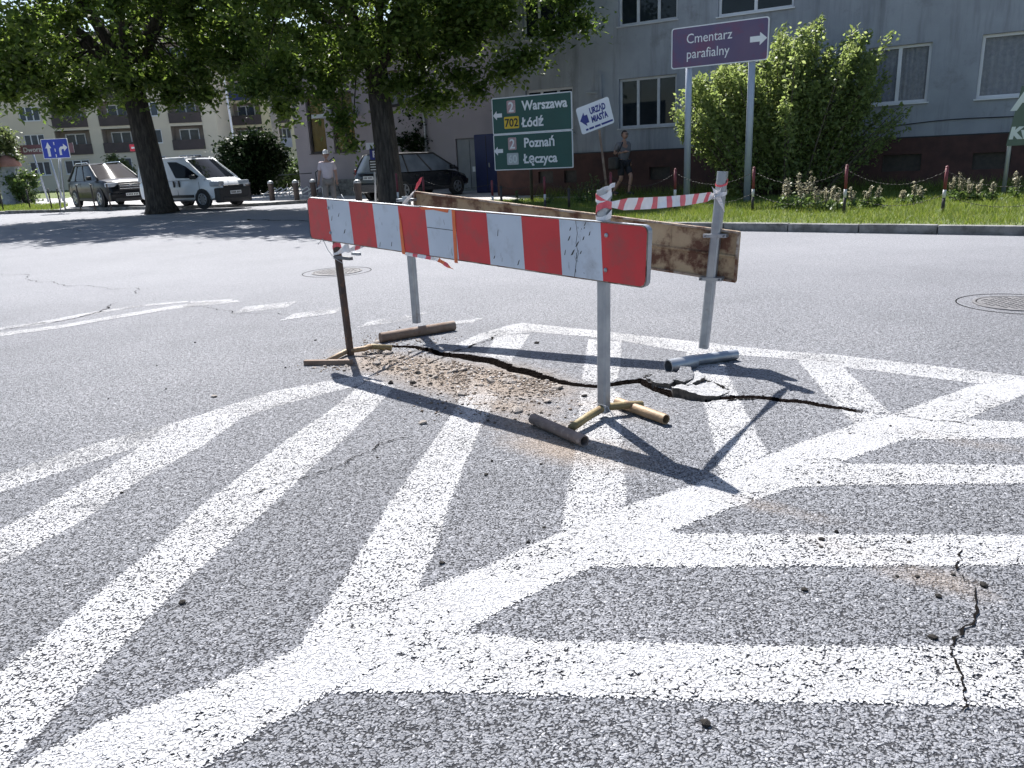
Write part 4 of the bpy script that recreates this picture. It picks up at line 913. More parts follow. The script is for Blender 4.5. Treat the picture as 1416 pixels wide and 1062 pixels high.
dm = MB(); dm.extr([SP(-2.83, -.06, .1), SP(-1.57, -.06, .1), SP(-1.57, -.06, 2.13), SP(-2.83, -.06, 2.13)], SN * -.05); d_ = dm.build('door', 'door_grey', sb, world=True)
for (a, b, c, e) in ((-2.79, -2.22, .2, 1.42), (-2.18, -1.61, .2, 1.42), (-2.79, -2.22, 1.48, 2.08), (-2.18, -1.61, 1.48, 2.08)):
    MB().extr([SP(a, -.06, c), SP(b, -.06, c), SP(b, -.06, e), SP(a, -.06, e)], SN * .02).build('door_panel', 'door_grey', d_, world=True)
MB().extr([SP(-2.12, -.04, .85), SP(-1.98, -.04, .85), SP(-1.98, -.04, 1.05), SP(-2.12, -.04, 1.05)], SN * .006).build('notice', 'letter_white', d_, world=True)
MB().tube([SP(-4.3, .06, .1), SP(-4.3, .06, 6.05)], .05, 8).build('downpipe', 'galv_lamp', sb, True, world=True)
MB().box(SP(-11.3, .14, 4.75), (.45, .28, .5), Matrix.Rotation(math.atan2(SD.y, SD.x), 3, 'Z')).build('air_conditioner', 'black_plastic', sb, world=True)
MB().extr([SP(-9.8, .0, 3.35), SP(-7.9, 0, 3.35), SP(-7.9, 0, 3.5), SP(-9.8, 0, 3.5)], SN * .9).build('canopy', 'galv_lamp', sb, world=True)
# blue cabinet and low brick wall beside the corner
p = G(684, 272); bc = thing('blue_cabinet', 'tall dark blue metal cabinet partly behind the green road sign', 'cabinet', (p.x, p.y + 1.5, .1), math.atan2(FD.y, FD.x))
MB().bevbox((0, 0, 1.05), (1.05, .9, 2.1), .03).build('body', 'blue_cabinet', bc)
MB().box((0, -.453, 1.05), (.02, .012, 2.0)).build('door_seam', 'black_plastic', bc); MB().box((.12, -.47, 1.0), (.04, .03, .16)).build('handle', 'galv_lamp', bc)
p0, p1 = G(646, 268), G(700, 271)
lw = thing('low_brick_wall', 'low reddish brick retaining wall left of the blue cabinet', 'wall', (p0.x, p0.y + 2, .1))
dd = (p1 - p0).xy; L_ = dd.length; an = math.atan2(dd.y, dd.x)
bme = None
for r_ in range(5):
    for q in range(int(L_ / .5)):
        m = MB().bevbox((0, 0, 0), (.48, .24, .14), .012) if bme is None else None
        if m: o = m.build('brick', 'brick_low', lw); bme = o.data
        else: o = link(bpy.data.objects.new('brick', bme), lw)
        o.location = (math.cos(an) * (q + .25 + .25 * (r_ % 2)) * .5, math.sin(an) * (q + .25 + .25 * (r_ % 2)) * .5, .07 + r_ * .15); o.rotation_euler = (0, 0, an + rng.normal(0, .01))
# entrance ramp with handrail left of the middle tree
p = Vector((-6.9, 33.2, .1)); rp = thing('entrance_steps', 'grey entrance steps with a handrail behind the man in the cap', 'steps', p, math.atan2(FD.y, FD.x))
for i in range(4): MB().bevbox((0, i * .34 + .5, .08 + i * .16), (3.2, .36, .16), .01).build('step', 'kerb', rp)
for s in (-1.55, 1.55): MB().tube([(s, .4, .1), (s, .4, 1.0), (s, 1.6, 1.6), (s, 1.6, .6)], .022, 8).build('handrail', 'black_plastic', rp, True)
MB().tube([(-3.6, .2, .95), (-1.7, .3, .98)], .02, 6).build('handrail', 'black_plastic', rp, True)

# cream apartment block far left
def apartment(name, label, origin, dvec, width, floors, fh, bays, mats, base=0.9, depth=12):
    d = Vector(dvec).normalized(); n = Vector((d.y, -d.x, 0)); n = n if n.y < 0 else -n
    t = thing(name, label, 'building', origin); O = Vector(origin)
    P = lambda u, o=0, z=0: O + d * u + n * o + Vector((0, 0, z))
    H = base + floors * fh + .6; ops = []
    for (u, wd, kind, wall) in bays:
        for f in range(floors):
            z = base + f * fh
            if kind == 'win': ops.append((u, u + wd, z + .85, z + 2.3))
            elif kind == 'log' and f > 0: ops.append((u, u + wd, z + .05, z + fh - .25))
            elif kind == 'log': ops.append((u + .4, u + wd - .6, z + .85, z + 2.3))
    wall_openings(O, d, n, 0, width, -.2, H, ops, .2).build('wall', mats[0], t, world=True)
    mb = MB(); A, B = P(0), P(width); bk = n * -depth
    for (p, q) in ((A, A + bk), (A + bk, B + bk), (B + bk, B)): mb.add([p, q, q + Vector((0, 0, H)), p + Vector((0, 0, H))], [(0, 1, 2, 3)])
    mb.build('rear_wall', mats[0], t, world=True)
    MB().extr([P(-.3, .4, H), P(width + .3, .4, H), P(width + .3, -depth - .3, H), P(-.3, -depth - .3, H)], (0, 0, .35)).build('roof', 'roof', t, world=True)
    for (u, wd, kind, wall) in bays:
        for f in range(floors):
            z = base + f * fh
            if kind == 'win': window(t, O, d, n, u, u + wd, z + .85, z + 2.3, 3 if wd > 1.6 else 2, 'pvc', 'pane_blue', fr=.09, rec=.08)
            elif kind == 'log' and f == 0: window(t, O, d, n, u + .4, u + wd - .6, z + .85, z + 2.3, 3, 'pvc', 'pane_blue', fr=.09, rec=.08)
            else:
                lg = MB(); lg.add([P(u, -1.4, z + .05), P(u + wd, -1.4, z + .05), P(u + wd, -1.4, z + fh - .25), P(u, -1.4, z + fh - .25)], [(0, 1, 2, 3)])
                for uu in (u, u + wd): lg.add([P(uu, -.2, z + .05), P(uu, -1.4, z + .05), P(uu, -1.4, z + fh - .25), P(uu, -.2, z + fh - .25)], [(0, 1, 2, 3)])
                lg.add([P(u, -.2, z + .05), P(u + wd, -.2, z + .05), P(u + wd, -1.4, z + .05), P(u, -1.4, z + .05)], [(0, 1, 2, 3)])
                lo = lg.build('loggia', 'loggia', t, world=True)
                window(t, O - n * 1.3, d, n, u + .5, u + min(wd - .4, 2.6), z + .9, z + 2.25, 2, 'pvc', 'pane_blue', fr=.10, rec=.0, sill=False)
                rm = mats[2 + (f % (len(mats) - 2))]
                MB().extr([P(u, .02, z + .05), P(u + wd, .02, z + .05), P(u + wd, .02, z + 1.1), P(u, .02, z + 1.1)], n * .08).build('balcony_front', rm, t, world=True)
    return t
ao = G(-60, 262.5); ad = Vector((1, .10, 0))
aw = 36.5; aoy = 86.0
O1 = Vector((-62, 85.5, 0))
apartment('apartment_block', 'cream apartment block with brown balconies behind the parked cars', O1, (1, .09, 0), 31.5, 5, 2.78,
    [(1, 2.1, 'win', 0), (4.4, 2.1, 'win', 0), (8.0, 1.4, 'win', 0), (11.4, 2.1, 'win', 0), (14.6, 3.6, 'log', 0), (19.4, 3.2, 'log', 0), (24.0, 1.6, 'win', 0), (26.6, 3.4, 'log', 0)], ['cream', 'loggia', 'balcony_brown'])
apartment('apartment_block', 'yellow-cream apartment block with stacked loggias seen between the two trees', Vector((-37.5, 96, 0)), (1, -.05, 0), 14.5, 5, 2.72,
    [(.8, 1.6, 'win', 0), (3.6, 1.4, 'win', 0), (6.0, 3.7, 'log', 0), (11.0, 2.0, 'log', 0)], ['yellow_wall', 'loggia', 'balcony_blue', 'balcony_grey', 'balcony_brown'])
# shop front with white sign board at the foot of that block
sp0 = Vector((-32.6, 92.5, .1)); sh = thing('corner_shop', 'glazed white shop front with a white name board between the trees', 'shop', sp0)
MB().extr([(0, 0, 0), (6.5, 0, 0), (6.5, 0, 3.4), (0, 0, 3.4)], (0, 2.6, 0)).build('wall', 'pale_blue_wall', sh)
for i in range(4):
    for j in range(2): MB().box((.9 + i * 1.5, -.03, .75 + j * 1.3), (1.3, .05, 1.15)).build('pane', 'pane_blue', sh)
MB().box((2.6, -.12, 3.2), (3.4, .12, .85)).build('name_board', 'sign_white', sh); nbd = sh.children[-1]
for i in range(9): MB().box((1.2 + i * .33, -.19, 3.2), (.2, .02, .38)).build('lettering', 'letter_blue', nbd)
bx_ = [(0.2 + i * .7, .4) for i in range(3)]
# lamp post, concrete pole
p = Vector((-23.6, 72, .1)); lp = thing('lamp_post', 'tall slim white lamp post between the two trees', 'lamp post', p)
MB().tube([(0, 0, 0), (-.06, 0, 3), (-.16, 0, 9)], [.11, .09, .06], 10).build('pole', 'pvc', lp, True)
MB().tube([(-.16, 0, 9), (.3, -.3, 9.4), (.9, -.7, 9.5)], .045, 8).build('arm', 'pvc', lp, True); MB().bevbox((1.1, -.85, 9.5), (.7, .35, .14), .04).build('lamp_head', 'galv_lamp', lp)
p = Vector((-14.3, 52, .1)); cp_ = thing('concrete_pole', 'weathered concrete pole at the corner of the purple-grey building', 'pole', p)
MB().tube([(0, 0, 0), (-.1, 0, 8)], [.24, .17], 10).build('pole', 'concrete_pole', cp_, True); MB().box((-.1, 0, 7.7), (1.2, .1, .1)).build('cross_arm', 'concrete_pole', cp_)

# ------------------------------------------------------------------ signs
SA = math.atan2(FD.y, FD.x)
def post(t, x, y, z0, z1, r, mat, n=10): return MB().tube([(x, y, z0), (x, y, z1)], r, n).build('post', mat, t, True)
def panel(t, x0, x1, z0, z1, y, mat, name='panel', rr_=.03, border=None, bw=.025, th=.03, back='sign_back'):
    w_, h_ = x1 - x0, z1 - z0; cx, cz = (x0 + x1) / 2, (z0 + z1) / 2
    o = flat(rrect(w_, h_, rr_), (cx, y, cz), back if border is None else border, t, name, th)
    if border: flat(rrect(w_ - 2 * bw, h_ - 2 * bw, max(.005, rr_ - bw * .6)), (cx, y - th, cz), mat, o, 'face', .002)
    else: flat(rrect(w_ - .004, h_ - .004, rr_), (cx, y - th, cz), mat, o, 'face', .002)
    return o
# green direction sign
b = Vector((*G(736, 284).xy, .1)); sg = thing('direction_sign', 'dark green road sign listing four towns with left arrows', 'road sign', b, SA)
def sx_(px, y0=0):      # sign-plane coordinate of a pixel
    n = FN; q = PL(px, b + n * .06, n); return (q - b).dot(FD), q.z - b.z
x0, _ = sx_((682, 187)); x1, _ = sx_((791.5, 178)); zt = sx_((736, 131))[1]; zb = sx_((738, 234))[1]; zm = sx_((736, 183))[1]
post(sg, 0, 0, 0, zt - .1, .045, 'post_black'); 
for x in (x0 + .55, x1 - .5): MB().box((x, -.015, (zt + zb) / 2), (.05, .03, zt - zb - .2)).build('bracket', 'sign_back', sg)
pa = panel(sg, x0, x1, zm, zt, -.03, 'sign_green', border='letter_white'); pb = panel(sg, x0, x1, zb, zm - .006, -.03, 'sign_green', border='letter_white')
W_ = x1 - x0; yf = -.0645
def gx_(px): return sx_(px)
for (txt, px, h) in (('Warszawa', (722, 152.5), .345), ('Łódź', (722, 175.5), .345), ('Poznań', (724.5, 203.5), .345), ('Łęczyca', (724.5, 225.5), .345)):
    X_, Z_ = gx_(px); letters(txt, h, (X_, yf, Z_), 'letter_white', pa if px[1] < 185 else pb, .0095, sx=.96)
for px, pp in (((688, 160), pa), ((689.5, 209), pb)):
    X_, Z_ = gx_(px); flat(arrow(.30, .24, math.pi), (X_, yf + .002, Z_), 'letter_white', pp, 'arrow')
def badge(px0, px1, bg_, txt, tm, pp, h=.2):
    xa, za = gx_(px0); xb, zb_ = gx_(px1); cx, cz = (xa + xb) / 2, (za + zb_) / 2
    o = flat(rrect(xb - xa, za - zb_, .03), (cx, yf + .002, cz), bg_, pp, 'route_badge'); letters(txt, h, (cx, yf - .004, cz - h * .35), tm, o, .006, 'CENTER')
badge((700.5, 139.5), (713, 156), 'sign_faded', '2', 'letter_white', pa, .36); badge((697, 162), (718, 177), 'sign_yellow', '702', 'letter_black', pa, .30)
badge((702.5, 190.5), (714.5, 207), 'sign_faded', '2', 'letter_white', pb, .36); badge((701, 212), (717.5, 227.5), 'sign_grey', '60', 'letter_pale', pb, .30)
# purple cemetery sign on two posts
pc_ = FD; q1 = G(948, 279); 
def along(px, P): return PL(px, P, FN)
cpos = Vector((*G(990, 283).xy, 0)); cpos = Vector((4.98, 18.27, 0))
pcs = thing('direction_sign', 'purple street sign reading Cmentarz parafialny on two tall posts', 'road sign', cpos + Vector((0, 0, .1)), SA)
def s2(px): q = PL(px, cpos + FN * .06, FN); return (q - cpos).dot(FD), q.z - .1
xl = (s2((929, 68))[0] + s2((928, 68))[0]) / 2; xr = s2((1063, 50))[0]; zt = (s2((929, 41))[1] + s2((1063, 21))[1]) / 2; zb = (s2((929, 96.5))[1] + s2((1063, 82))[1]) / 2
for px in ((949, 200), (1034, 200)): post(pcs, s2(px)[0], .03, 0, zt - .12, .075, 'steel_pole', 14)
pp = panel(pcs, xl, xr, zb, zt, -.03, 'sign_purple', border='letter_white', rr_=.06, bw=.022)
for (txt, px) in (('Cmentarz', (949, 60.5)), ('parafialny', (949, 81.5))):
    X_, Z_ = s2(px); letters(txt, .285, (X_, yf, Z_), 'letter_white', pp, .0, sx=.90)
X_, Z_ = s2((1049, 53.5)); flat(arrow(.36, .26, 0), (X_, yf + .002, Z_), 'letter_white', pp, 'arrow')
# leaning white town-hall sign
b = Vector((*G(842, 291).xy, .1)); tp_ = ABOVE(b, (829, 182)); us = thing('direction_sign', 'leaning white sign with blue arrow reading Urząd Miasta', 'road sign', b, 0)
MB().tube([(0, 0, 0), (tp_ - b) * .5, (tp_ - b) * 1.02], .028, 8).build('post', 'rust_pipe', us, True)
cc = PL((823, 160), b + Vector((0, -.06, 0)), Vector((0, -1, 0))); ug = bpy.data.objects.new('panel', None)
mb = MB(); ang = R(17.5) + .0; ca, sa = math.cos(ang), math.sin(ang)
def u_(x, z): return (cc.x - b.x + x * ca - z * sa, cc.z - b.z + x * sa + z * ca)
def tilt(mb_, y): mb_.v = [(*[(u_(v[0], v[2]))[0:1][0]], y + v[1], u_(v[0], v[2])[1]) for v in mb_.v]; return mb_
sh_ = .06
pl = tilt(MB().extr([(x + sh_ * z, 0, z) for x, z in rrect(.80, .60, .05)], (0, -.02, 0)), -.035).build('panel', 'sign_white', us)
def utxt(t_, h, x, z, mat_, bold): 
    m_ = text_mb(t_, h, bold, 'CENTER'); m_.v = [(x + v[0] * .60 + sh_ * (z + v[1]), -v[2], z + v[1]) for v in m_.v]; return tilt(m_, -.0575).build('lettering', mat_, pl)
utxt('URZĄD', .19, .09, .07, 'letter_blue', .009); utxt('MIASTA', .19, .09, -.12, 'letter_blue', .009)
tilt(MB().extr([(-.26 + x, 0, .0 + z) for x, z in ((-.11, 0), (.02, .16), (.02, .09), (.09, .09), (.09, -.09), (.02, -.09), (.02, -.16))], (0, -.003, 0)), -.055).build('arrow', 'letter_blue', pl)
for i, (xa, wv) in enumerate(((-.30, .06), (-.22, .12), (-.08, .14), (.08, .28))): tilt(MB().box((xa + wv / 2, 0, -.23), (wv, .004, .045)), -.0565).build('small_print', 'letter_blue', pl)
# olive board cut by the right edge
b = Vector((*G(1386, 277).xy, .1)); rb = thing('advert_board', 'olive green board with large pale letters at the right edge', 'board', b, SA)
def s4(px): q = PL(px, b + FN * .05, FN); return (q - b).dot(FD), q.z - b.z
xa, za = s4((1413, 119)); xb, zb_ = s4((1391, 202))
mb = MB(); P4 = [(xa, za), (xa + 2.3, za + .05), (xb + 2.3, zb_ + .05), (xb, zb_)]
rp_ = flat(P4, (0, -.03, 0), 'sign_olive', rb, 'panel', .03)
MB().tube([(0, 0, 0), (xb + .06, 0, zb_), (xa + .06, 0, za - .05)], .04, 8).build('post', 'galv_lamp', rb, True); MB().tube([(2.0, 0, 0), (xb + 2.1, 0, zb_), (xa + 2.1, 0, za - .05)], .04, 8).build('post', 'galv_lamp', rb, True)
X_, Z_ = s4((1399.5, 152)); m_ = text_mb('A', .72, .02); m_.v = [(X_ + v[0] + .12 * v[1], -.063 - v[2], Z_ + v[1]) for v in m_.v]; m_.build('lettering', 'letter_pale', rp_)
X_, Z_ = s4((1395, 191.5))
for ch, dx in (('K', 0), ('w', .205)): m_ = text_mb(ch, .30, .02); m_.v = [(X_ + dx + v[0] + .12 * v[1], -.063 - v[2], Z_ + v[1]) for v in m_.v]; m_.build('lettering', 'letter_pale', rp_)
# blue lane sign, station sign, red board, parking sign
b = Vector((*G(91, 293).xy, .1)); tb = ABOVE(b, (81, 193)); bs = thing('lane_sign', 'blue lane sign with white straight and right-turn arrows', 'road sign', b, 0)
MB().tube([(0, 0, 0), (tb - b)], .035, 8).build('post', 'galv_lamp', bs, True)
MB().tube([(-.22, .05, 0), (tb - b) * .9 + Vector((-.08, .05, 0))], .02, 8).build('brace', 'galv_lamp', bs, True)
cc = PL((77, 205.5), b + Vector((0, -.05, 0)), Vector((0, -1, 0))) - b; pl = flat(rrect(1.10, .78, .04), (cc.x, -.05, cc.z), 'letter_white', bs, 'panel', .02); flat(rrect(1.05, .73, .03), (cc.x, -.07, cc.z), 'sign_blue', pl, 'face', .002)
flat(arrow(.56, .24, math.pi / 2), (cc.x - .28, -.073, cc.z - .02), 'letter_white', pl, 'arrow'); 
flat([(0, -.2), (.09, -.2), (.09, -.02), (.12, .03), (.2, .04), (.2, -.06), (.36, .09), (.2, .24), (.2, .14), (.09, .13), (.02, .07), (0, 0)], (cc.x + .14, -.073, cc.z - .06), 'letter_white', pl, 'arrow')
for dz in (-.28, -.06, .2): flat(rrect(.035, .12, .01), (cc.x - .02, -.073, cc.z + dz), 'letter_white', pl, 'lane_dash')
b = Vector((*G(57, 282).xy, .1)); ds = thing('direction_sign', 'dull purple street sign on two posts behind the blue lane sign', 'road sign', b, 0)
cc = PL((66, 206), b, Vector((0, -1, 0))) - b
for px in ((45, 215), (66, 215)): q = PL(px, b, Vector((0, -1, 0))) - b; MB().tube([(q.x + .35, 0, 0), (q.x, 0, cc.z + .2)], .05, 8).build('post', 'steel_pole', ds, True)
pl = panel(ds, cc.x - 1.95, cc.x + 1.5, cc.z - .26, cc.z + .26, -.05, 'sign_brown'); letters('Dworzec PKP', .36, (cc.x - 1.35, -.085, cc.z - .12), 'letter_pale', pl, .004)
b = Vector((-28.5, 58, .1)); rs_ = thing('shop_sign', 'small red sign board on a post left of the big trunk', 'sign', b, 0)
cc = PL((192, 204), b, Vector((0, -1, 0))) - b; pl = panel(rs_, cc.x - .62, cc.x + .62, cc.z - .24, cc.z + .24, -.05, 'red_sign'); flat(rrect(.5, .12, .02), (cc.x - .25, -.085, cc.z), 'letter_pale', pl, 'lettering', .003)
MB().tube([(cc.x, 0, 0), (cc.x, 0, cc.z)], .05, 8).build('post', 'galv_lamp', rs_, True)
b = Vector((*G(520, 288).xy, .1)); tb = ABOVE(b, (517, 203)); ps = thing('parking_sign', 'parking sign with a lined panel in front of the dark car', 'road sign', b, 0)
MB().tube([(0, 0, 0), (tb - b)], .03, 8).build('post', 'galv_lamp', ps, True)
def s6(px): q = PL(px, b + Vector((0, -.05, 0)), Vector((0, -1, 0))) - b; return q.x, q.z
cx, cz = s6((518, 213)); pl = flat(rrect(.30, .34, .03), (cx, -.05, cz), 'letter_blue', ps, 'panel', .015); letters('P', .26, (cx, -.068, cz - .09), 'letter_white', pl, .008, 'CENTER')
cx, cz = s6((518, 229)); pl = flat(rrect(.32, .36, .02), (cx, -.05, cz), 'black_plastic', ps, 'panel', .015)
for dz in (-.12, -.04, .04, .12): flat(rrect(.26, .03, .008), (cx, -.066, cz + dz), 'letter_pale', pl, 'text_line', .002)
cx, cz = s6((515, 202)); flat(rrect(.4, .2, .02), (cx, -.05, cz), 'sign_white', ps, 'panel', .015)

# ------------------------------------------------------------------ chain posts and chains
def chain_post(p, h, label, red=True):
    t = thing('chain_post', label, 'post', p, 0, 'red and white chain posts along the verge' if red else 'thin dark chain posts by the kerb')
    if red:
        MB().tube([(0, 0, 0), (0, 0, h * .34)], .028, 8).build('base', 'post_black', t, True); MB().tube([(0, 0, h * .34), (0, 0, h * .52)], .0285, 8).build('white_band', 'post_white', t, True)
        MB().tube([(0, 0, h * .52), (0, 0, h)], .028, 8).build('red_band', 'post_red', t, True); MB().lathe([(.03, h), (.03, h + .012), (.015, h + .03), (.002, h + .035)], n=8).build('cap', 'post_red', t)
        MB().tube([(-.035, 0, h * .93), (.035, 0, h * .93)], .008, 6).build('eye', 'iron', t)
    else:
        MB().tube([(0, 0, 0), (0, 0, h)], .03, 8).build('shaft', 'post_black', t, True); MB().lathe([(.034, h), (.034, h + .02), (.004, h + .04)], n=8).build('cap', 'post_black', t)
    return t
def chain(a, b, sag, label, grp):
    t = MB(); n = 26; pts = []
    for i in range(n + 1):
        f = i / n; pts.append(Vector(a).lerp(Vector(b), f) - Vector((0, 0, 4 * sag * f * (1 - f))))
    tot = sum((q - p).length for p, q in zip(pts[:-1], pts[1:])); 
    for i in range(n):
        p, q = pts[i], pts[i + 1]; d = q - p; s = [0, .5, 1]
        t.tube([p + d * .02, p + d * .5 + Vector((0, 0, .004 * (-1) ** i)), p + d * .98], [.003, .0065, .003], 5)
    o = t.build('chain', 'post_black', None, True); tag(o, label, 'chain', grp)
PPX = [((1470, 303), 234), ((1302, 303), 232), ((1166, 303), 230), ((1040, 299), 233), ((933, 298), 235), ((845, 299), 240)]
PN = ['just beyond the right edge by the olive board', 'nearest the olive board', 'in front of the big shrub', 'beside the right purple-sign post', 'left of the left purple-sign post', 'beside the walking man']
pp_ = []
for (bp0, ty), nm in zip(PPX, PN):
    p = G(*bp0); p.z = .1; h = ABOVE(p, (bp0[0] + 1, ty)).z - .1; chain_post(p, h, 'red and white chain post ' + nm); pp_.append((p, h))
d_ = (pp_[-1][0] - pp_[1][0]).normalized()
for px, ty, nm in ((754, 246, 'right of the green sign post'), (682, 251, 'left of the green road sign'), (588, 246, 'in front of the dark parked car'), (552, 241, 'in front of the middle tree trunk')):
    p0 = pp_[-1][0]; r_ = ray(px, 290); # on the line of the row
    A_ = p0.xy; D_ = Vector((-.80, .60)); det = D_.x * -r_.y + D_.y * r_.x
    t_ = (A_.y * r_.x - A_.x * r_.y) / (D_.x * r_.y - D_.y * r_.x); p = Vector((*(A_ + D_ * t_), .1)); h = ABOVE(p, (px, ty)).z - .1
    chain_post(p, h, 'red and white chain post ' + nm); pp_.append((p, h))
for i in range(len(pp_) - 1):
    (a, ha), (b, hb) = pp_[i], pp_[i + 1]; 
    chain(a + Vector((0, 0, ha * .93)), b + Vector((0, 0, hb * .93)), .24 if i < 6 else .15, 'upper chain hanging from the post ' + (PN[i] if i < 6 else ['right of the green sign post', 'left of the green road sign', 'in front of the dark parked car'][i - 6]), 'upper chains of the verge')
    if i < 4: chain(a + Vector((0, 0, ha * .42)), b + Vector((0, 0, hb * .42)), .20, 'lower slack chain starting at the post ' + PN[i], 'lower chains of the verge')
for px, nm in ((787, 'between the green sign and the leaning white sign'), (694, 'at the left edge of the green sign')):
    A_ = pp_[5][0].xy; D_ = Vector((-.80, .60)); r_ = ray(px, 290); t_ = (A_.y * r_.x - A_.x * r_.y) / (D_.x * r_.y - D_.y * r_.x); p = Vector((*(A_ + D_ * t_ + Vector((.35, .5))), .1))
    p = Vector((r_.x / r_.y * p.y, p.y, .1)); chain_post(p, ABOVE(p, (px, 262 if px > 700 else 259)).z - .1, 'short dark post ' + nm, False)
for i, (px, nm) in enumerate((((5, 291), 'at the far left edge'), ((42, 289), 'left of the blue lane sign'), ((72, 289.5), 'just left of the blue lane sign foot'), ((84, 288), 'just right of the blue lane sign foot'), ((112, 290), 'in front of the black car rear wheel'), ((132, 290), 'in front of the black car front wheel'), ((154, 290.5), 'in front of the black car bumper'))):
    p = G(*px, .1); chain_post(p, .82 if i < 4 else .95, 'thin dark kerb post ' + nm, False)

# ------------------------------------------------------------------ trees, shrubs
def leaf_cloud(name, C, size, mat, parent, flat_=.5, droop=.3, elong=1.9):
    n = len(C); s = size * rng.uniform(.6, 1.3, n)
    nrm = rng.normal(0, 1, (n, 3)); nrm[:, 2] = np.abs(nrm[:, 2]) + flat_; nrm /= np.linalg.norm(nrm, axis=1)[:, None]
    d = rng.normal(0, 1, (n, 3)); d[:, 2] -= droop; d -= nrm * (d * nrm).sum(1)[:, None]; d /= np.linalg.norm(d, axis=1)[:, None] + 1e-9
    u = np.cross(nrm, d); V = np.empty((n, 4, 3)); hl = (s * elong / 2)[:, None]; hw = (s / 2)[:, None]
    V[:, 0] = C - d * hl; V[:, 1] = C + u * hw + nrm * hw * .35 - d * hl * .1; V[:, 2] = C + d * hl; V[:, 3] = C - u * hw + nrm * hw * .35 - d * hl * .1
    return np_mesh(name, V.reshape(-1, 3), np.arange(n * 4).reshape(n, 4), mat, parent)
def blob_points(centers, radii, counts):
    out = []
    for c, r, k_ in zip(centers, radii, counts):
        p = rng.normal(0, 1, (k_, 3)); p /= np.linalg.norm(p, axis=1)[:, None]; p *= np.abs(rng.normal(0, .62, (k_, 1))); out.append(np.array(c) + p * np.array(r))
    return np.concatenate(out)
def shell_clusters(c, r, n, inner=.55):
    p = rng.normal(0, 1, (n, 3)); p /= np.linalg.norm(p, axis=1)[:, None]; p *= (inner + (1 - inner) * rng.random((n, 1)) ** .6); return np.array(c) + p * np.array(r)
def tree(name, label, loc, tr, th, ellipsoids, extra, leaf, lsize, lmat, per=230, lean=(0, 0), nlimb=9, cr=(.75, .75, .5), group='street trees'):
    t = thing(name, label, 'tree', loc, 0, group); mb = MB()
    top = Vector((lean[0], lean[1], th))
    rr_ = [tr * 1.45, tr * 1.12, tr, tr * .93, tr * .86]; zz = [-.1, .22, .8, th * .55, th]
    pts = [Vector((lean[0] * z / th, lean[1] * z / th, z)) for z in zz]
    b0 = len(mb.v); mb.tube(pts, rr_, 18)
    for i in range(b0, len(mb.v)):     # fluted trunk
        x, y, z = mb.v[i]; a = math.atan2(y, x); k_ = 1 + .07 * math.sin(5 * a + z * .5) + .04 * math.sin(9 * a); mb.v[i] = (x * k_, y * k_, z)
    mb.build('trunk', 'bark', t, True)
    cl = np.concatenate([shell_clusters(c, r, n) for (c, r, n) in ellipsoids] + [np.array([e[0] for e in extra]).reshape(-1, 3)])
    rad = [np.array(cr) * rng.uniform(.7, 1.35) for _ in range(len(cl) - len(extra))] + [np.array(e[1]) for e in extra]
    cnt = [int(per * rng.uniform(.6, 1.3)) for _ in range(len(cl) - len(extra))] + [e[2] for e in extra]
    lb = MB(); idx = rng.permutation(len(cl))
    mains = []
    for k_ in range(nlimb):
        a = 2 * math.pi * (k_ + rng.random() * .6) / nlimb; E = ellipsoids[0]; c, r = E[0], E[1]
        e = Vector((c[0] + math.cos(a) * r[0] * .55, c[1] + math.sin(a) * r[1] * .55, c[2] + rng.uniform(-.25, .55) * r[2]))
        m1 = top.lerp(e, .35) + Vector((0, 0, .25)); m2 = top.lerp(e, .7) + Vector((0, 0, .3)); lb.tube([top - Vector((0, 0, .25)), m1, m2, e], [tr * .5, tr * .34, tr * .2, tr * .08], 8); mains.append((m1, m2, e))
    for i in idx[:min(len(cl), 150)]:
        c = Vector(cl[i]); best = min((q for m_ in mains for q in m_), key=lambda q: (q - c).length); md = best.lerp(c, .5) + Vector((0, 0, .12)); lb.tube([best, md, c], [tr * .10, tr * .055, .012], 5)
    lb.build('branches', 'bark', t, True)
    P = blob_points(cl, rad, cnt)
    leaf_cloud('crown', P, lsize, lmat, t)
    return t
# left big tree
t1 = G(223, 291, .1); t1.z = .1
tree('street_tree', 'large leafy tree with thick dark trunk between the black car and white van', t1, .41, 4.4,
     [((-.4, 0, 7.0), (5.8, 4.6, 3.3), 215), ((2.2, -.5, 8.3), (4.2, 4.0, 2.6), 60)],
     [((-5.0, -.5, 4.6), (1.2, .9, .8), 900), ((-4.2, -.8, 4.0), (1.2, .9, .6), 800), ((-2.2, -.9, 3.5), (1.0, .8, .5), 600), ((.2, -1.0, 4.1), (1.0, .8, .5), 800), ((1.4, -1.0, 3.6), (.9, .8, .5), 600), ((-3.6, -.6, 5.2), (1.2, 1, .8), 1200), ((4.6, -1.0, 4.1), (1.1, .9, .9), 1500), ((3.6, -1.5, 4.8), (1.2, 1.0, .9), 1600), ((-3.2, -.5, 4.4), (1.2, 1.0, .6), 1400), ((-1.6, -.6, 3.9), (.9, .8, .6), 1000), ((2.4, -.8, 3.7), (.8, .7, .5), 700), ((4.9, -.5, 3.2), (.7, .6, .7), 700)], 0, .115, 'leaf_tree', 290, (-.25, 0))
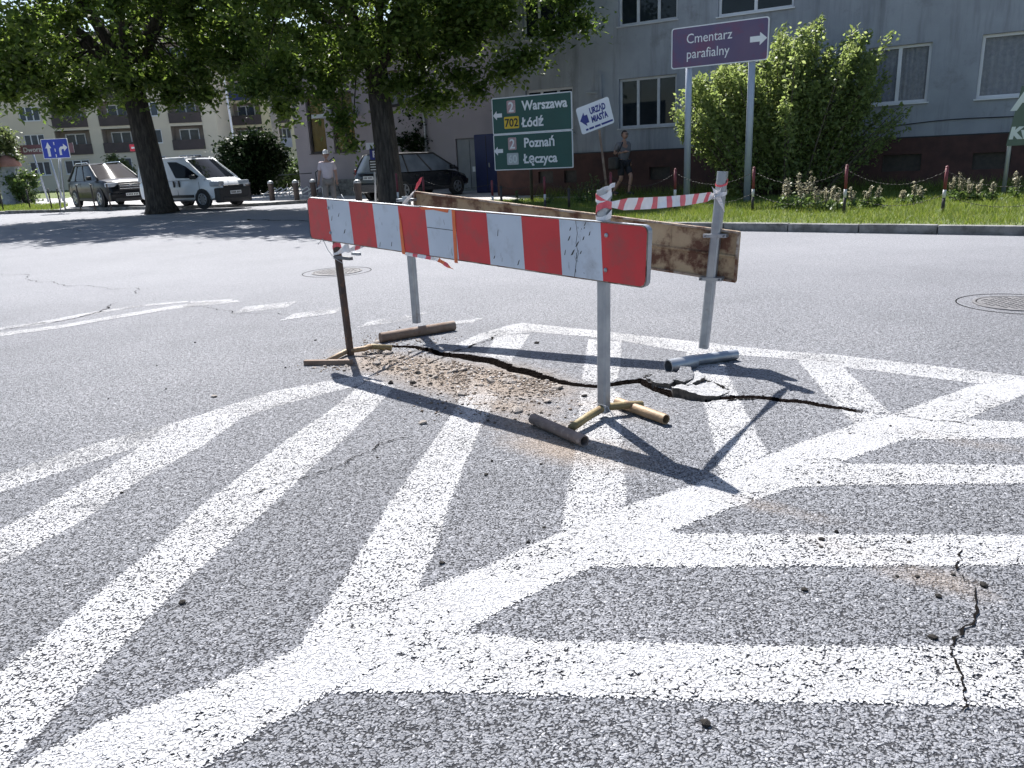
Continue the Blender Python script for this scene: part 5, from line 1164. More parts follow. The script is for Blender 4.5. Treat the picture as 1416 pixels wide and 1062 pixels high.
# middle tree
t2 = G(543, 290); t2.z = .1
tree('street_tree', 'large leafy tree with dark trunk rising behind the striped barrier', t2, .35, 3.9,
     [((-.2, .2, 6.3), (4.4, 3.4, 2.8), 215), ((3.2, -.2, 6.6), (2.9, 2.4, 2.2), 66)],
     [((-1.15, -.4, 2.45), (.60, .5, .75), 620), ((-1.5, -.4, 3.3), (.75, .6, .7), 750), ((-.95, -.4, 1.75), (.4, .35, .3), 150), ((-1.9, -.3, 3.9), (.9, .7, .6), 700), ((1.6, -.3, 2.9), (.9, .6, .45), 600), ((2.3, 0, 3.5), (1.0, .7, .5), 800), ((.3, -.4, 3.3), (.8, .6, .4), 550), ((-2.6, 0, 3.3), (.8, .6, .45), 600), ((-3.7, 0, 3.4), (.7, .6, .4), 450), ((5.7, -.5, 4.7), (.7, .6, .5), 500), ((4.2, -.4, 3.9), (.8, .6, .5), 600), ((1.2, .1, 2.9), (.9, .6, .45), 700), ((2.7, -.4, 3.1), (.55, .4, .45), 420), ((3.6, -.5, 3.6), (.8, .6, .5), 700), ((4.9, -.5, 4.5), (.8, .7, .5), 700),
      ((-3.4, .1, 3.7), (.9, .7, .5), 900), ((-2.6, .3, 4.0), (1.0, .7, .5), 1000), ((.9, .2, 3.5), (1.0, .7, .5), 900), ((5.4, -.6, 5.3), (.7, .6, .5), 600)], 0, .095, 'leaf_tree', 290, (-.12, 0))
# pale small tree on the left edge
p = G(0, 286); p.z = .1
tree('small_tree', 'small pale-leaved tree cut by the left edge of the photo', p, .12, 1.4, [((-.5, 0, 2.9), (1.9, 1.5, 2.1), 90)], [], 0, .12, 'leaf_pale', 150, nlimb=6, cr=(.4, .4, .35), group='small trees')
def bush(name, label, loc, r, n, lsize, mat, cat='shrub', per=160, stems=7, z0=.15, group=None):
    t = thing(name, label, cat, loc, 0, group); lb = MB()
    for k_ in range(stems):
        a = rng.uniform(0, 6.28); e = Vector((math.cos(a) * r[0] * .55, math.sin(a) * r[1] * .55, r[2] * rng.uniform(1.0, 1.6))); lb.tube([(e.x * .15, e.y * .15, -.05), e * .5 + Vector((0, 0, .1)), e], [.04, .028, .01], 5)
    lb.build('stems', 'bark', t, True)
    cl = shell_clusters((0, 0, r[2] + z0), r, n, .35); cl = cl[cl[:, 2] > .05]
    P = blob_points(cl, [np.array((.34, .34, .3)) * rng.uniform(.7, 1.3) * min(1.6, r[0]) for _ in cl], [per] * len(cl)); P = P[P[:, 2] > .02]
    leaf_cloud('foliage', P, lsize, mat, t); return t
p = Vector((-12.6, 40.5, .1)); bush('dark_hedge', 'dense dark conifer hedge behind the white van', p, (1.7, 1.3, 1.45), 100, .12, 'leaf_dark', per=220)
p = Vector((-3.2, 34.3, .1)); bush('dark_conifer', 'dark conifer shrub against the purple-grey wall behind the dark car', p, (1.15, 1.0, 2.3), 90, .09, 'leaf_dark', per=240)
p = Vector((-12.6, 45.5, .1)); bush('low_shrub', 'low bright green shrub bed behind the bicycle racks', p, (2.0, 1.2, .75), 60, .10, 'leaf_bush', per=170, z0=.0)
p = Vector((-15.5, 50, .1)); bush('low_shrub', 'taller pale green bush left of the concrete pole', p, (1.6, 1.2, 1.1), 40, .10, 'leaf_bush', per=150, z0=.0)
p = G(35, 276); p = Vector((p.x * .75, p.y * .75, .1)); bush('low_shrub', 'small green bush right of the advertising column', p, (.9, .8, .9), 26, .10, 'leaf_bush', per=140, z0=.0)
p = Vector((-39, 82, .1)); bush('low_shrub', 'dry olive bush by the apartment wall behind the black car', p, (1.6, 1.2, 1.6), 40, .16, 'leaf_pale', per=120, z0=.0)
# big shrub of upright shoots in front of the grey building
p = Vector((7.05, 19.6, .1))
bg_ = thing('tall_shrub', 'big light-green shrub with upright shoots behind the purple sign posts', 'shrub', p); lb = MB(); LP = []
def shoot(x, y, h, dx, dy, dens):
    pts = []; 
    for k_ in range(7):
        f = k_ / 6; pts.append(Vector((x * .35 + (x * .65 + dx) * f ** 1.2, y * .35 + (y * .65 + dy) * f, h * f)))
    lb.tube(pts, [.03, .027, .023, .018, .014, .009, .004], 5)
    for k_ in range(dens):
        f = rng.random() ** .62 * .94 + .06; i = min(5, int(f * 6)); q = pts[i].lerp(pts[i + 1], f * 6 - i); sp = .05 + .20 * (1 - f) ** .7
        LP.append((q.x + rng.normal(0, sp), q.y + rng.normal(0, sp), max(.05, q.z + rng.normal(0, .05))))
def top_h(px):    # skyline of the shrub in the photograph, as height at its own distance
    sk = [(940, 150), (955, 110), (985, 95), (1050, 75), (1070, 45), (1085, 28), (1100, 60), (1125, 25), (1145, 14), (1152, 40), (1170, 58), (1190, 40), (1203, 22), (1212, 55), (1222, 45), (1232, 90), (1240, 130)]
    for (a, ya), (b_, yb) in zip(sk[:-1], sk[1:]):
        if a <= px <= b_: return ABOVE(Vector((*p.xy, 0)), (px, ya + (yb - ya) * (px - a) / (b_ - a))).z - .1
    return 2.5
for k_ in range(120):
    px = rng.uniform(945, 1224); q = PL((px, 100), p, Vector((0, -1, 0))); x = q.x - p.x; h = top_h(px) * (rng.uniform(.90, 1.02) if rng.random() < .5 else rng.uniform(.55, .9))
    shoot(x, rng.normal(0, .38), h, rng.normal(0, .12), rng.normal(0, .15), 420)
for k_ in range(12): q = PL((rng.uniform(1205, 1232), 180), p, Vector((0, -1, 0))); shoot(q.x - p.x + .05, rng.normal(-.3, .3), rng.uniform(1.2, 2.1), .12, 0, 120)
for k_ in range(10): q = PL((rng.uniform(930, 960), 180), p, Vector((0, -1, 0))); shoot(q.x - p.x, rng.normal(-.3, .3), rng.uniform(1.6, 2.8), -.1, 0, 140)
lb.build('stems', 'twig', bg_, True); leaf_cloud('foliage', np.array(LP), .058, 'leaf_shrub', bg_, flat_=.2, droop=-.4)
# weeds with pale seed heads along the shaded edge of the lawn
def weed(px, h, mat, label, n=5, spread=.10):
    q = G(*px, .1); q.z = .1; t = thing('tall_weed', label, 'weed', q, 0, 'tall weeds along the building'); st = MB(); H_ = []; Lf = []
    for k_ in range(n):
        a = rng.uniform(0, 6.28); e = Vector((math.cos(a) * spread * rng.random(), math.sin(a) * spread * rng.random(), h * rng.uniform(.7, 1.05))); st.tube([(e.x * .2, e.y * .2, 0), e * .6, e], .006, 4)
        for j in range(26): f = rng.uniform(.55, 1.06); H_.append(tuple(e * f + Vector((rng.normal(0, .016), rng.normal(0, .016), 0))))
        for j in range(16): f = rng.uniform(.05, .5); H2 = e * f; Lf.append((H2.x + rng.normal(0, .06), H2.y + rng.normal(0, .06), H2.z))
    st.build('stalk', 'twig', t); leaf_cloud('seed_head', np.array(H_), .024, mat, t, droop=-1.0, elong=2.4); leaf_cloud('leaves', np.array(Lf), .05, 'leaf_bush', t)
WD = [(1082, 290, .5), (1090, 292, .62), (1102, 290, .66), (1108, 293, .55), (1118, 291, .68), (1128, 293, .5), (1142, 292, .42), (1150, 291, .45), (1158, 293, .4), (1180, 290, .42), (1198, 289, .4), (1212, 289, .45), (1248, 283, .3), (1262, 284, .45), (1270, 282, .35), (1316, 278, .5), (1326, 279, .52), (1338, 279, .4), (1352, 279, .38), (1372, 279, .35), (1402, 277, .5), (812, 280, .62), (820, 281, .7), (828, 280, .55), (802, 283, .5), (716, 284, .4), (760, 284, .35)]
for i, (x, y, h) in enumerate(WD):
    side = 'right of the big shrub' if x > 1235 else ('in front of the big shrub' if x > 1000 else 'beside the leaning white sign' if x > 790 else 'under the green road sign')
    k_ = [j for j, v in enumerate(WD) if (v[0] > 1235, v[0] > 1000, v[0] > 790) == (x > 1235, x > 1000, x > 790)].index(i) + 1
    ordn = ['first', 'second', 'third', 'fourth', 'fifth', 'sixth', 'seventh', 'eighth', 'ninth', 'tenth', 'eleventh', 'twelfth'][k_ - 1]
    weed((x, y), h, 'seed_head' if x > 1000 else 'leaf_pale', 'tall weed with pale seed heads ' + side + ', ' + ordn + ' from the left', 4)

# ------------------------------------------------------------------ street furniture on the left
for i, (px, nm) in enumerate((((345, 277), 'leftmost of the row'), ((377, 277), 'second from the white van'), ((411, 277), 'third from the white van'), ((435, 276), 'fourth from the white van'), ((497, 282), 'right of the man in the cap'))):
    p = G(*px, .1); t = thing('bollard', 'dark rounded bollard ' + nm, 'bollard', p, 0, 'dark bollards by the bicycle racks')
    MB().lathe([(.11, 0), (.11, .58), (.125, .6), (.125, .66)], n=12).build('shaft', 'balcony_brown', t, 40); MB().lathe([(.125, .66), (.12, .71), (.08, .76), (.01, .78)], n=12).build('cap', 'galv_lamp', t, True)
a, b = G(368, 273.5, .1), G(440, 272.5, .1)
rk = thing('bicycle_rack', 'row of white slanted bicycle rack hoops behind the bollards', 'bicycle rack', a.lerp(b, .5))
for i in range(8):
    q = a.lerp(b, (i + .5) / 8) - a.lerp(b, .5); MB().tube([q + Vector((-.25, 0, .0)), q + Vector((-.22, 0, .15)), q + Vector((.32, .0, .42)), q + Vector((.36, .0, .36)), q + Vector((.36, 0, 0))], .028, 8).build('hoop', 'rack_white', rk, True)
MB().tube([a - a.lerp(b, .5) + Vector((0, 0, .05)), b - a.lerp(b, .5) + Vector((0, 0, .05))], .02, 6).build('rail', 'rack_white', rk)
p = Vector((*(G(20, 276, .1).xy * .80), .1)); ac = thing('advertising_column', 'grey poster column with a reddish dome at the left edge', 'advertising column', p)
MB().lathe([(.62, 0), (.62, .3), (.55, .32), (.55, 2.0)], n=24).build('drum', 'column_poster', ac, 40); MB().lathe([(.7, 2.0), (.7, 2.12), (.5, 2.4), (.2, 2.58), (.02, 2.62)], n=24).build('dome', 'dome_red', ac, 40)

# ------------------------------------------------------------------ vehicles (local x forwards, y to the left)
def car(name, label, loc, heading, L_, W_, belt, roof, paint, prof, gh, wheels, wr, group='parked cars', van=False, glassm='car_glass', lowdark=True):
    t = thing(name, label, 'van' if van else 'car', loc, heading, group); hw = W_ / 2
    rows = []
    for (x, zt, k_) in prof:
        w_ = hw * k_; zb = .24 if abs(x) < L_ * .44 else .32
        half = [(0, zb), (w_ * .80, zb), (w_ * .95, zb + .07), (w_ * .995, zb + .25), (w_, (zb + zt) * .55), (w_ * .975, zt - .10), (w_ * .90, zt - .015), (w_ * .55, zt + .02), (0, zt + .03)]
        rows.append([(x, y, z) for y, z in half] + [(x, -y, z) for y, z in half[-2:0:-1]])
    mb = MB(); n = len(rows[0])
    for r_ in rows: mb.v += r_
    for i in range(len(rows) - 1):
        for j in range(n): mb.f.append((i * n + j, i * n + (j + 1) % n, (i + 1) * n + (j + 1) % n, (i + 1) * n + j))
    mb.f.append(tuple(range(n))); mb.f.append(tuple((len(rows) - 1) * n + j for j in range(n)))
    body = mb.build('body', paint, t, 38)
    xf0, xf1, xr1, xr0, wb, wt = gh            # windscreen foot, windscreen top, rear top, rear foot, half widths
    zr = roof; zb_ = belt - .03
    def side(f, g, s):   # f 0..1 rear->front, g 0..1 belt->roof
        x = (xr0 + (xf0 - xr0) * f) * (1 - g) + (xr1 + (xf1 - xr1) * f) * g; y = (wb * (1 - g) + wt * g) * s * (1 - .05 * (2 * f - 1) ** 4); return Vector((x, y, zb_ + (zr - zb_) * g + .03 * math.sin(g * math.pi) * 0))
    shell = MB()
    for s in (1, -1): shell.grid([[side(f / 8, g / 4, s) for f in range(9)] for g in range(5)])
    def cross(f, g, v):
        a, b_ = side(f, g, 1), side(f, g, -1); q = a.lerp(b_, v); bul = .09 * math.sin(v * math.pi) * (1 if f > .5 else -1); return q + Vector((bul, 0, .02 * math.sin(v * math.pi) * g))
    for f in (0, 1): shell.grid([[cross(f, g / 4, v / 8) for v in range(9)] for g in range(5)])
    gl = shell.build('cabin_shell', paint if van else glassm, t, 30)
    # roof skin
    rf = MB(); rows = []
    for i in range(9):
        f = i / 8; a, b_ = side(f, 1, 1), side(f, 1, -1); r_ = []
        for v in range(9):
            q = a.lerp(b_, v / 8); bul = .09 * math.sin(v / 8 * math.pi) * (1 if f > .5 else -1) * (abs(2 * f - 1) ** 6); r_.append(q + Vector((bul, 0, .045 * math.sin(v / 8 * math.pi) + .03 * math.sin(f * math.pi) + .004)))
        rows.append(r_)
    rf.grid(rows); rf.build('roof', paint, t, True)
    pil = MB(); pr = .035
    for s in (1, -1):
        for f in (0, 1): pil.tube([side(f, g / 4, s) for g in range(5)], [pr * 1.5, pr * 1.2, pr, pr, pr], 7)
        pil.tube([side(f / 8, 1, s) for f in range(9)], pr, 7)
        if not van:
            for f in (.28, .60): pil.tube([side(f, g / 4, s) * 1 + Vector((0, 0, 0)) for g in range(5)], .03, 6)
    pil.build('pillars', paint if van else ('black_plastic' if paint != 'car_white' else paint), t, True)
    # separate panes
    def patch(fa, fb, ga, gb_, s, nm='side_window'):
        n_ = Vector((0, s, .35)).normalized() * .006
        return MB().grid([[side(fa + (fb - fa) * i / 4, ga + (gb_ - ga) * j / 3, s) + n_ for i in range(5)] for j in range(4)]).build(nm, glassm, t, True)
    def wind(f, nm):
        n_ = Vector((1 if f else -1, 0, .6)).normalized() * .008
        return MB().grid([[cross(f, .06 + .86 * j / 4, .05 + .9 * v / 8) + n_ for v in range(9)] for j in range(5)]).build(nm, glassm, t, True)
    wind(1, 'windscreen')
    if not van: wind(0, 'rear_window')
    for s in (1, -1):
        if van:
            nrm_ = Vector((0, s * .012, .004)); pts = [side(.60, .10, s), side(.90, .06, s), side(.955, .14, s), side(.90, .62, s), side(.80, .84, s), side(.62, .86, s)]
            MB().add([q + nrm_ for q in pts], [tuple(range(6))]).build('side_window', glassm, t)
        else:
            for fa, fb in ((.06, .26), (.30, .58), (.62, .93)): patch(fa, fb, .10, .86, s)
    # wheels in dark arches
    for x in wheels:
        for s in (1, -1):
            y = s * (hw - .015); arch = MB(); n_ = 20
            arch.extr([(x + math.cos(2 * math.pi * i / n_) * wr * 1.17, y - s * .02, wr + math.sin(2 * math.pi * i / n_) * wr * 1.17) for i in range(n_) if True], (0, s * .024, 0)); arch.build('wheel_arch', 'black_plastic', t)
            wm = MB(); prof_ = [(wr * .60, .0), (wr * .93, .0), (wr, .03), (wr, .17), (wr * .93, .20), (wr * .6, .20)]; nn_ = 22
            for (r_, yy) in prof_:
                for i in range(nn_): a = 2 * math.pi * i / nn_; wm.v.append((x + math.cos(a) * r_, y + s * (.022 - yy + .0), wr + math.sin(a) * r_))
            for q in range(len(prof_) - 1):
                for i in range(nn_): wm.f.append((q * nn_ + i, q * nn_ + (i + 1) % nn_, (q + 1) * nn_ + (i + 1) % nn_, (q + 1) * nn_ + i))
            wo = wm.build('wheel', 'tyre', t, 40)
            rm = MB(); yo = y + s * .018
            rm.extr([(x + math.cos(2 * math.pi * i / 20) * wr * .2, yo, wr + math.sin(2 * math.pi * i / 20) * wr * .2) for i in range(20)], (0, s * .012, 0))
            for i in range(5 if not van else 8):
                a = 2 * math.pi * i / (5 if not van else 8); u = Vector((math.cos(a), 0, math.sin(a))); v = Vector((-math.sin(a), 0, math.cos(a))); c0 = Vector((x, yo, wr))
                rm.extr([c0 + u * wr * .15 - v * wr * .10, c0 + u * wr * .60 - v * wr * .13, c0 + u * wr * .60 + v * wr * .13, c0 + u * wr * .15 + v * wr * .10], (0, s * .008, 0))
            ring = [(x + math.cos(2 * math.pi * i / 22) * wr * .61, yo, wr + math.sin(2 * math.pi * i / 22) * wr * .61) for i in range(23)]; rm.tube(ring, wr * .045, 6, False)
            rm.build('rim', 'rim', wo, 40)
            MB().extr([(x + math.cos(2 * math.pi * i / 20) * wr * .62, yo - s * .03, wr + math.sin(2 * math.pi * i / 20) * wr * .62) for i in range(20)], (0, s * .01, 0)).build('hub', 'black_plastic', wo)
    # door seams, handles, mirrors, sill trim
    zmid = belt - .10
    seams = [x for x in ((xf0 - .35), (xf0 + xr0) / 2 - .05, xr0 + .55) if True] if not van else [xf0 - .28, xf0 - 1.35]
    for s in (1, -1):
        for x in seams: MB().extr([(x - .006, s * (hw + .001), .40), (x + .006, s * (hw + .001), .40), (x + .006, s * (hw * .985), belt - .10), (x - .006, s * (hw * .985), belt - .10)], (0, s * .004, 0)).build('door_seam', 'black_plastic', t)
        for x in (seams[:2] if not van else (seams[1] + .12, seams[1] - .14)):
            sz = (.16, .03, .035) if not van else (.07, .03, .22); MB().bevbox((x - (.30 if not van else 0), s * (hw + .012), zmid - .06), sz, .01).build('door_handle', 'black_plastic' if van or paint != 'car_black' else 'chrome', t)
        MB().bevbox((xf0 - .42, s * (hw + .10), belt + .06), (.14, .20, .15), .035).build('mirror', 'black_plastic' if van else paint, t)
        MB().box(((wheels[0] + wheels[1]) / 2, s * (hw + .004), .42 if van else .33), (wheels[0] - wheels[1] - 2.5 * wr, .02, .10)).build('side_trim', 'black_plastic', t)
    return t
def car_front(t, x, hw, z0, paint, grille, lampw, lampz, van=False, chrome=True):
    MB().bevbox((x - .10, 0, .42), (.26, hw * 1.84, .34 if not van else .52), .07).build('bumper', 'black_plastic' if van else paint, t)
    MB().bevbox((x - .02, 0, .30), (.14, hw * 1.5, .14), .04).build('lower_intake', 'black_plastic', t)
    if grille:
        g_ = MB().bevbox((x - .03, 0, z0), (.10, hw * 1.02, .26), .03).build('grille', 'black_plastic', t)
        for dz in (-.05, .05): MB().bevbox((x + .025, 0, z0 + dz), (.02, hw * .96, .035), .008).build('grille_bar', 'chrome', g_)
        if chrome: MB().tube([(x + .045, math.cos(a * .4) * .085, z0 + math.sin(a * .4) * .085) for a in range(17)], .010, 6).build('emblem', 'chrome', g_)
    for s in (1, -1):
        MB().bevbox((x - .20, s * hw * .72, lampz), (.36, lampw, .17), .05, Matrix.Rotation(s * -.32, 3, 'Z')).build('headlight', 'lamp_glass', t)
    p_ = MB().box((x + .055, 0, .50), (.012, .52, .115)).build('number_plate', 'plate', t)
    for i in range(7): MB().box((x + .063, .20 - i * .062 - (.03 if i > 2 else 0), .50), (.004, .036, .065)).build('plate_mark', 'letter_black', p_)
# black SUV
q = (G(133, 288, .1), G(104, 287, .1)); hd = math.atan2(-.70, .72); hv = Vector((math.cos(hd), math.sin(hd), 0)); lv = Vector((-hv.y, hv.x, 0))
cpos = G(141, 287.5, .1) - hv * 1.45 + lv * .95; cpos.z = .1
suv = car('parked_car', 'glossy black large car with chrome grille parked left of the big tree', cpos, hd, 4.8, 1.93, 1.14, 1.74, 'car_black',
    [(-2.4, .85, .86), (-2.3, 1.08, .94), (-1.9, 1.14, .99), (-.5, 1.14, 1), (.8, 1.14, 1), (1.05, 1.14, .99), (1.6, 1.12, .97), (2.0, 1.07, .94), (2.25, .99, .88), (2.36, .86, .83), (2.42, .6, .78)], (1.30, .06, -1.75, -2.26, .90, .70), (1.45, -1.46), .38)
car_front(suv, 2.40, .94, .80, 'car_black', True, .42, .90)
for s in (1, -1): MB().tube([(-1.7, s * .66, 1.80), (-1.5, s * .66, 1.84), (-.2, s * .66, 1.84), (.0, s * .66, 1.79)], .02, 6).build('roof_rail', 'chrome', suv, True)
# white van
hd = R(-26); hv = Vector((math.cos(hd), math.sin(hd), 0)); lv = Vector((-hv.y, hv.x, 0)); cpos = G(284, 287.5, .1) - hv * 1.25 + lv * .80; cpos.z = .1
van = car('parked_van', 'small white panel van with black bumper parked right of the big trunk', cpos, hd, 3.95, 1.68, 1.02, 1.74, 'car_white',
    [(-1.95, .95, .93), (-1.85, 1.02, .99), (-1.2, 1.02, 1), (0, 1.02, 1), (.55, 1.02, 1), (1.0, 1.05, .99), (1.35, 1.03, .97), (1.6, .97, .93), (1.8, .88, .86), (1.93, .74, .80), (1.98, .55, .74)], (1.42, .42, -1.84, -1.93, .81, .70), (1.22, -1.30), .31, van=True)
car_front(van, 1.97, .84, .70, 'car_white', False, .44, .82, True, False)
MB().bevbox((1.9, 0, .70), (.12, 1.0, .12), .03).build('grille', 'black_plastic', van)
# grey car behind
hd = math.atan2(-.70, .72); car('parked_car', 'blue-grey hatchback parked between the black car and the big trunk', Vector((-18.6, 44.2, .1)), hd, 4.3, 1.78, .96, 1.50, 'car_grey',
    [(-2.1, .80, .88), (-2.0, .93, .95), (-1.4, .96, 1), (0, .96, 1), (.9, .95, 1), (1.5, .88, .96), (1.95, .74, .88), (2.1, .55, .78)], (1.25, .35, -1.35, -1.95, .85, .64), (1.32, -1.28), .31, glassm='car_glass_pale')
# dark people carrier seen from behind the middle tree
hv = (G(628, 269.5, .1) - G(566, 275.5, .1)).normalized(); hd = math.atan2(hv.y, hv.x); lv = Vector((-hv.y, hv.x, 0)); cpos = (G(628, 269.5, .1) + G(566, 275.5, .1)) / 2 + lv * .85; cpos.z = .1
WBm = (G(628, 269.5, .1) - G(566, 275.5, .1)).length
mpv = car('parked_car', 'dark people carrier parked behind the middle tree trunk', cpos, hd, 4.3, 1.74, .95, 1.52, 'car_dark',
    [(-2.15, .80, .90), (-2.1, .92, .95), (-1.6, .95, 1), (0, .95, 1), (.8, .94, 1), (1.4, .88, .97), (1.95, .74, .88), (2.15, .55, .78)], (1.45, .40, -1.75, -2.08, .86, .66), (1.33, -1.33), .32, glassm='car_glass_pale')
for s in (1, -1): MB().bevbox((-2.04, s * .78, .92), (.10, .09, .30), .03).build('tail_light', 'lamp_red', mpv)
MB().bevbox((-2.13, 0, .45), (.2, 1.62, .32), .06).build('bumper', 'car_dark', mpv); p_ = MB().box((-2.17, 0, .78), (.02, .52, .115)).build('number_plate', 'plate', mpv)
for i in range(7): MB().box((-2.183, .20 - i * .062 - (.03 if i > 2 else 0), .78), (.004, .036, .065)).build('plate_mark', 'letter_black', p_)

# ------------------------------------------------------------------ people
def skin(pts, edges, rad, root, sub=2):
    me = bpy.data.meshes.new('figure'); me.from_pydata([tuple(p) for p in pts], edges, []); o = bpy.data.objects.new('figure', me); col.objects.link(o)
    o.modifiers.new('s', 'SKIN'); sv = me.skin_vertices[0].data
    for i, r_ in enumerate(rad): sv[i].radius = r_ if hasattr(r_, '__len__') else (r_, r_)
    for i in range(len(pts)): sv[i].use_root = (i == root)
    m2 = o.modifiers.new('d', 'SUBSURF'); m2.levels = sub; m2.render_levels = sub
    dg = bpy.context.evaluated_depsgraph_get(); r_ = bpy.data.meshes.new_from_object(o.evaluated_get(dg)); bpy.data.objects.remove(o)
    mb = MB(); mb.v = [tuple(v.co) for v in r_.vertices]; mb.f = [tuple(p.vertices) for p in r_.polygons]; return mb
def person(label, loc, rz, J, top_mat, bottom_mat, hat, short_sleeve=True, shorts=False, H=1.0):
    "J: joint positions (x right of figure, y forwards, z up)"
    t = thing('person', label, 'person', loc, rz, 'people'); V_ = {k_: Vector(v) * H for k_, v in J.items()}
    names = ['pelvis', 'waist', 'chest', 'neck', 'head0', 'sl', 'el', 'wl', 'sr', 'er', 'wr', 'hl', 'kl', 'al', 'tl', 'hr', 'kr', 'ar', 'tr']
    E = [('pelvis', 'waist'), ('waist', 'chest'), ('chest', 'neck'), ('neck', 'head0'), ('chest', 'sl'), ('sl', 'el'), ('el', 'wl'), ('chest', 'sr'), ('sr', 'er'), ('er', 'wr'), ('pelvis', 'hl'), ('hl', 'kl'), ('kl', 'al'), ('al', 'tl'), ('pelvis', 'hr'), ('hr', 'kr'), ('kr', 'ar'), ('ar', 'tr')]
    Rr = dict(pelvis=(.145, .105), waist=(.135, .10), chest=(.155, .105), neck=.055, head0=.058, sl=.062, el=.045, wl=.030, sr=.062, er=.045, wr=.030, hl=.085, kl=.058, al=.040, tl=.034, hr=.085, kr=.058, ar=.040, tr=.034)
    ix = {n: i for i, n in enumerate(names)}
    mb = skin([V_[n] for n in names], [(ix[a], ix[b]) for a, b in E], [Rr[n] for n in names], 0)
    # head: skull, jaw, nose, ears, eyes, mouth
    hc = V_['head0'] + Vector((0, .02, .11)); bm = bmesh.new(); bmesh.ops.create_uvsphere(bm, u_segments=18, v_segments=14, radius=1)
    for v in bm.verts:
        x, y, z = v.co; k_ = 1 - .28 * max(0, -z) ** 1.5; v.co = Vector((x * .076 * k_, y * .097 * (1 - .12 * max(0, -z)) + (.012 if y > 0 and z < 0 else 0), z * .118)) + hc
    bm.verts.index_update(); mb.add([v.co for v in bm.verts], [[v.index for v in f.verts] for f in bm.faces]); bm.free()
    mb.add([hc + Vector(p) for p in ((-.012, .094, .02), (.012, .094, .02), (.017, .095, -.035), (-.017, .095, -.035), (0, .122, -.03))], [(0, 1, 4), (1, 2, 4), (2, 3, 4), (3, 0, 4)])
    for s in (1, -1): mb.tube([hc + Vector((s * .072, -.005, -.03)), hc + Vector((s * .086, -.012, .0)), hc + Vector((s * .078, -.012, .035))], [.010, .014, .009], 6)
    # hands
    for s, wn, en in ((-1, 'wl', 'el'), (1, 'wr', 'er')):
        w_ = V_[wn]; d = (w_ - V_[en]).normalized(); side = Vector((0, 1, 0)) - d * d.y; side.normalize(); nrm = d.cross(side)
        mb.tube([w_ - d * .01, w_ + d * .04, w_ + d * .085], [.026, .036, .033], 8)
        for k_, ln in enumerate((.072, .080, .075, .058)):
            b0 = w_ + d * .082 + side * (.027 - .018 * k_); mb.tube([b0, b0 + d * ln * .5 + nrm * .006 * s, b0 + d * ln * .85 + nrm * .022 * s], [.0095, .0088, .0065], 6)
        b0 = w_ + d * .03 + side * .032; mb.tube([b0, b0 + d * .03 + side * .02, b0 + d * .062 + side * .018], [.012, .0105, .008], 6)
    body = mb.build('body', 'skin', t, True)
    for s in (1, -1):
        MB().lathe([(.001, -.008), (.010, -.004), (.011, .002), (.004, .009)], hc + Vector((s * .030, .088, .012)), 8).build('eye', 'letter_black', t)
        MB().box(hc + Vector((s * .031, .094, .033)), (.034, .006, .007)).build('eyebrow', 'hair', t)
    MB().box(hc + Vector((0, .0965, -.062)), (.042, .006, .007)).build('mouth', 'lamp_red', t)
    g_ = .016
    up = ['pelvis', 'waist', 'chest', 'neck', 'sl', 'sr', 'ml', 'mr']; V2 = dict(V_); V2['ml'] = V_['sl'].lerp(V_['el'], .72); V2['mr'] = V_['sr'].lerp(V_['er'], .72); V2['neck'] = V_['chest'].lerp(V_['neck'], .45); V2['pelvis'] = V_['pelvis'] + Vector((0, 0, .0))
    ru = dict(pelvis=(.170, .135), waist=(.165, .13), chest=(.172, .128), neck=.075, sl=.085, sr=.085, ml=.074, mr=.074); iu = {n: i for i, n in enumerate(up)}
    skin([V2[n] for n in up], [(iu[a], iu[b]) for a, b in (('pelvis', 'waist'), ('waist', 'chest'), ('chest', 'neck'), ('chest', 'sl'), ('chest', 'sr'), ('sl', 'ml'), ('sr', 'mr'))], [ru[n] for n in up], 0).build('shirt', top_mat, t, True)
    low = ['pelvis', 'hl', 'kl', 'al', 'hr', 'kr', 'ar'] if not shorts else ['pelvis', 'hl', 'kl', 'hr', 'kr']; V3 = dict(V_)
    if shorts: V3['kl'] = V_['hl'].lerp(V_['kl'], .86); V3['kr'] = V_['hr'].lerp(V_['kr'], .86)
    rl = dict(pelvis=(.160, .122), hl=.108, kl=.082 if not shorts else .10, al=.070, hr=.108, kr=.082 if not shorts else .10, ar=.070); il = {n: i for i, n in enumerate(low)}
    ed = [('pelvis', 'hl'), ('hl', 'kl'), ('pelvis', 'hr'), ('hr', 'kr')] + ([] if shorts else [('kl', 'al'), ('kr', 'ar')])
    skin([V3[n] for n in low], [(il[a], il[b]) for a, b in ed], [rl[n] for n in low], 0).build('shorts' if shorts else 'trousers', bottom_mat, t, True)
    for a, b in (('al', 'tl'), ('ar', 'tr')):
        A_, B_ = V_[a], V_[b]; dv = B_ - A_; dv.z = 0; dv.normalize(); MB().tube([A_ - dv * .06 + Vector((0, 0, -.035)), A_ + Vector((0, 0, -.03)), A_ + dv * .10 + Vector((0, 0, -.045)), A_ + dv * .19 + Vector((0, 0, -.055))], [.036, .05, .044, .026], 10).build('shoe', 'shoe', t, True)
    hm = MB(); bm = bmesh.new(); bmesh.ops.create_uvsphere(bm, u_segments=18, v_segments=10, radius=1)
    for v in bm.verts:
        x, y, z = v.co; v.co = Vector((x * .084, y * .106 - .006, z * .126)) + hc
    bmesh.ops.delete(bm, geom=[v for v in bm.verts if (v.co - hc).z < (.045 if (v.co - hc).y > .035 else (-.02 if (v.co - hc).y > -.03 else -.07))], context='VERTS'); bm.verts.index_update()
    hm.add([v.co for v in bm.verts], [[v.index for v in f.verts] for f in bm.faces]); bm.free(); hm.build('hair', 'hair', t, True)
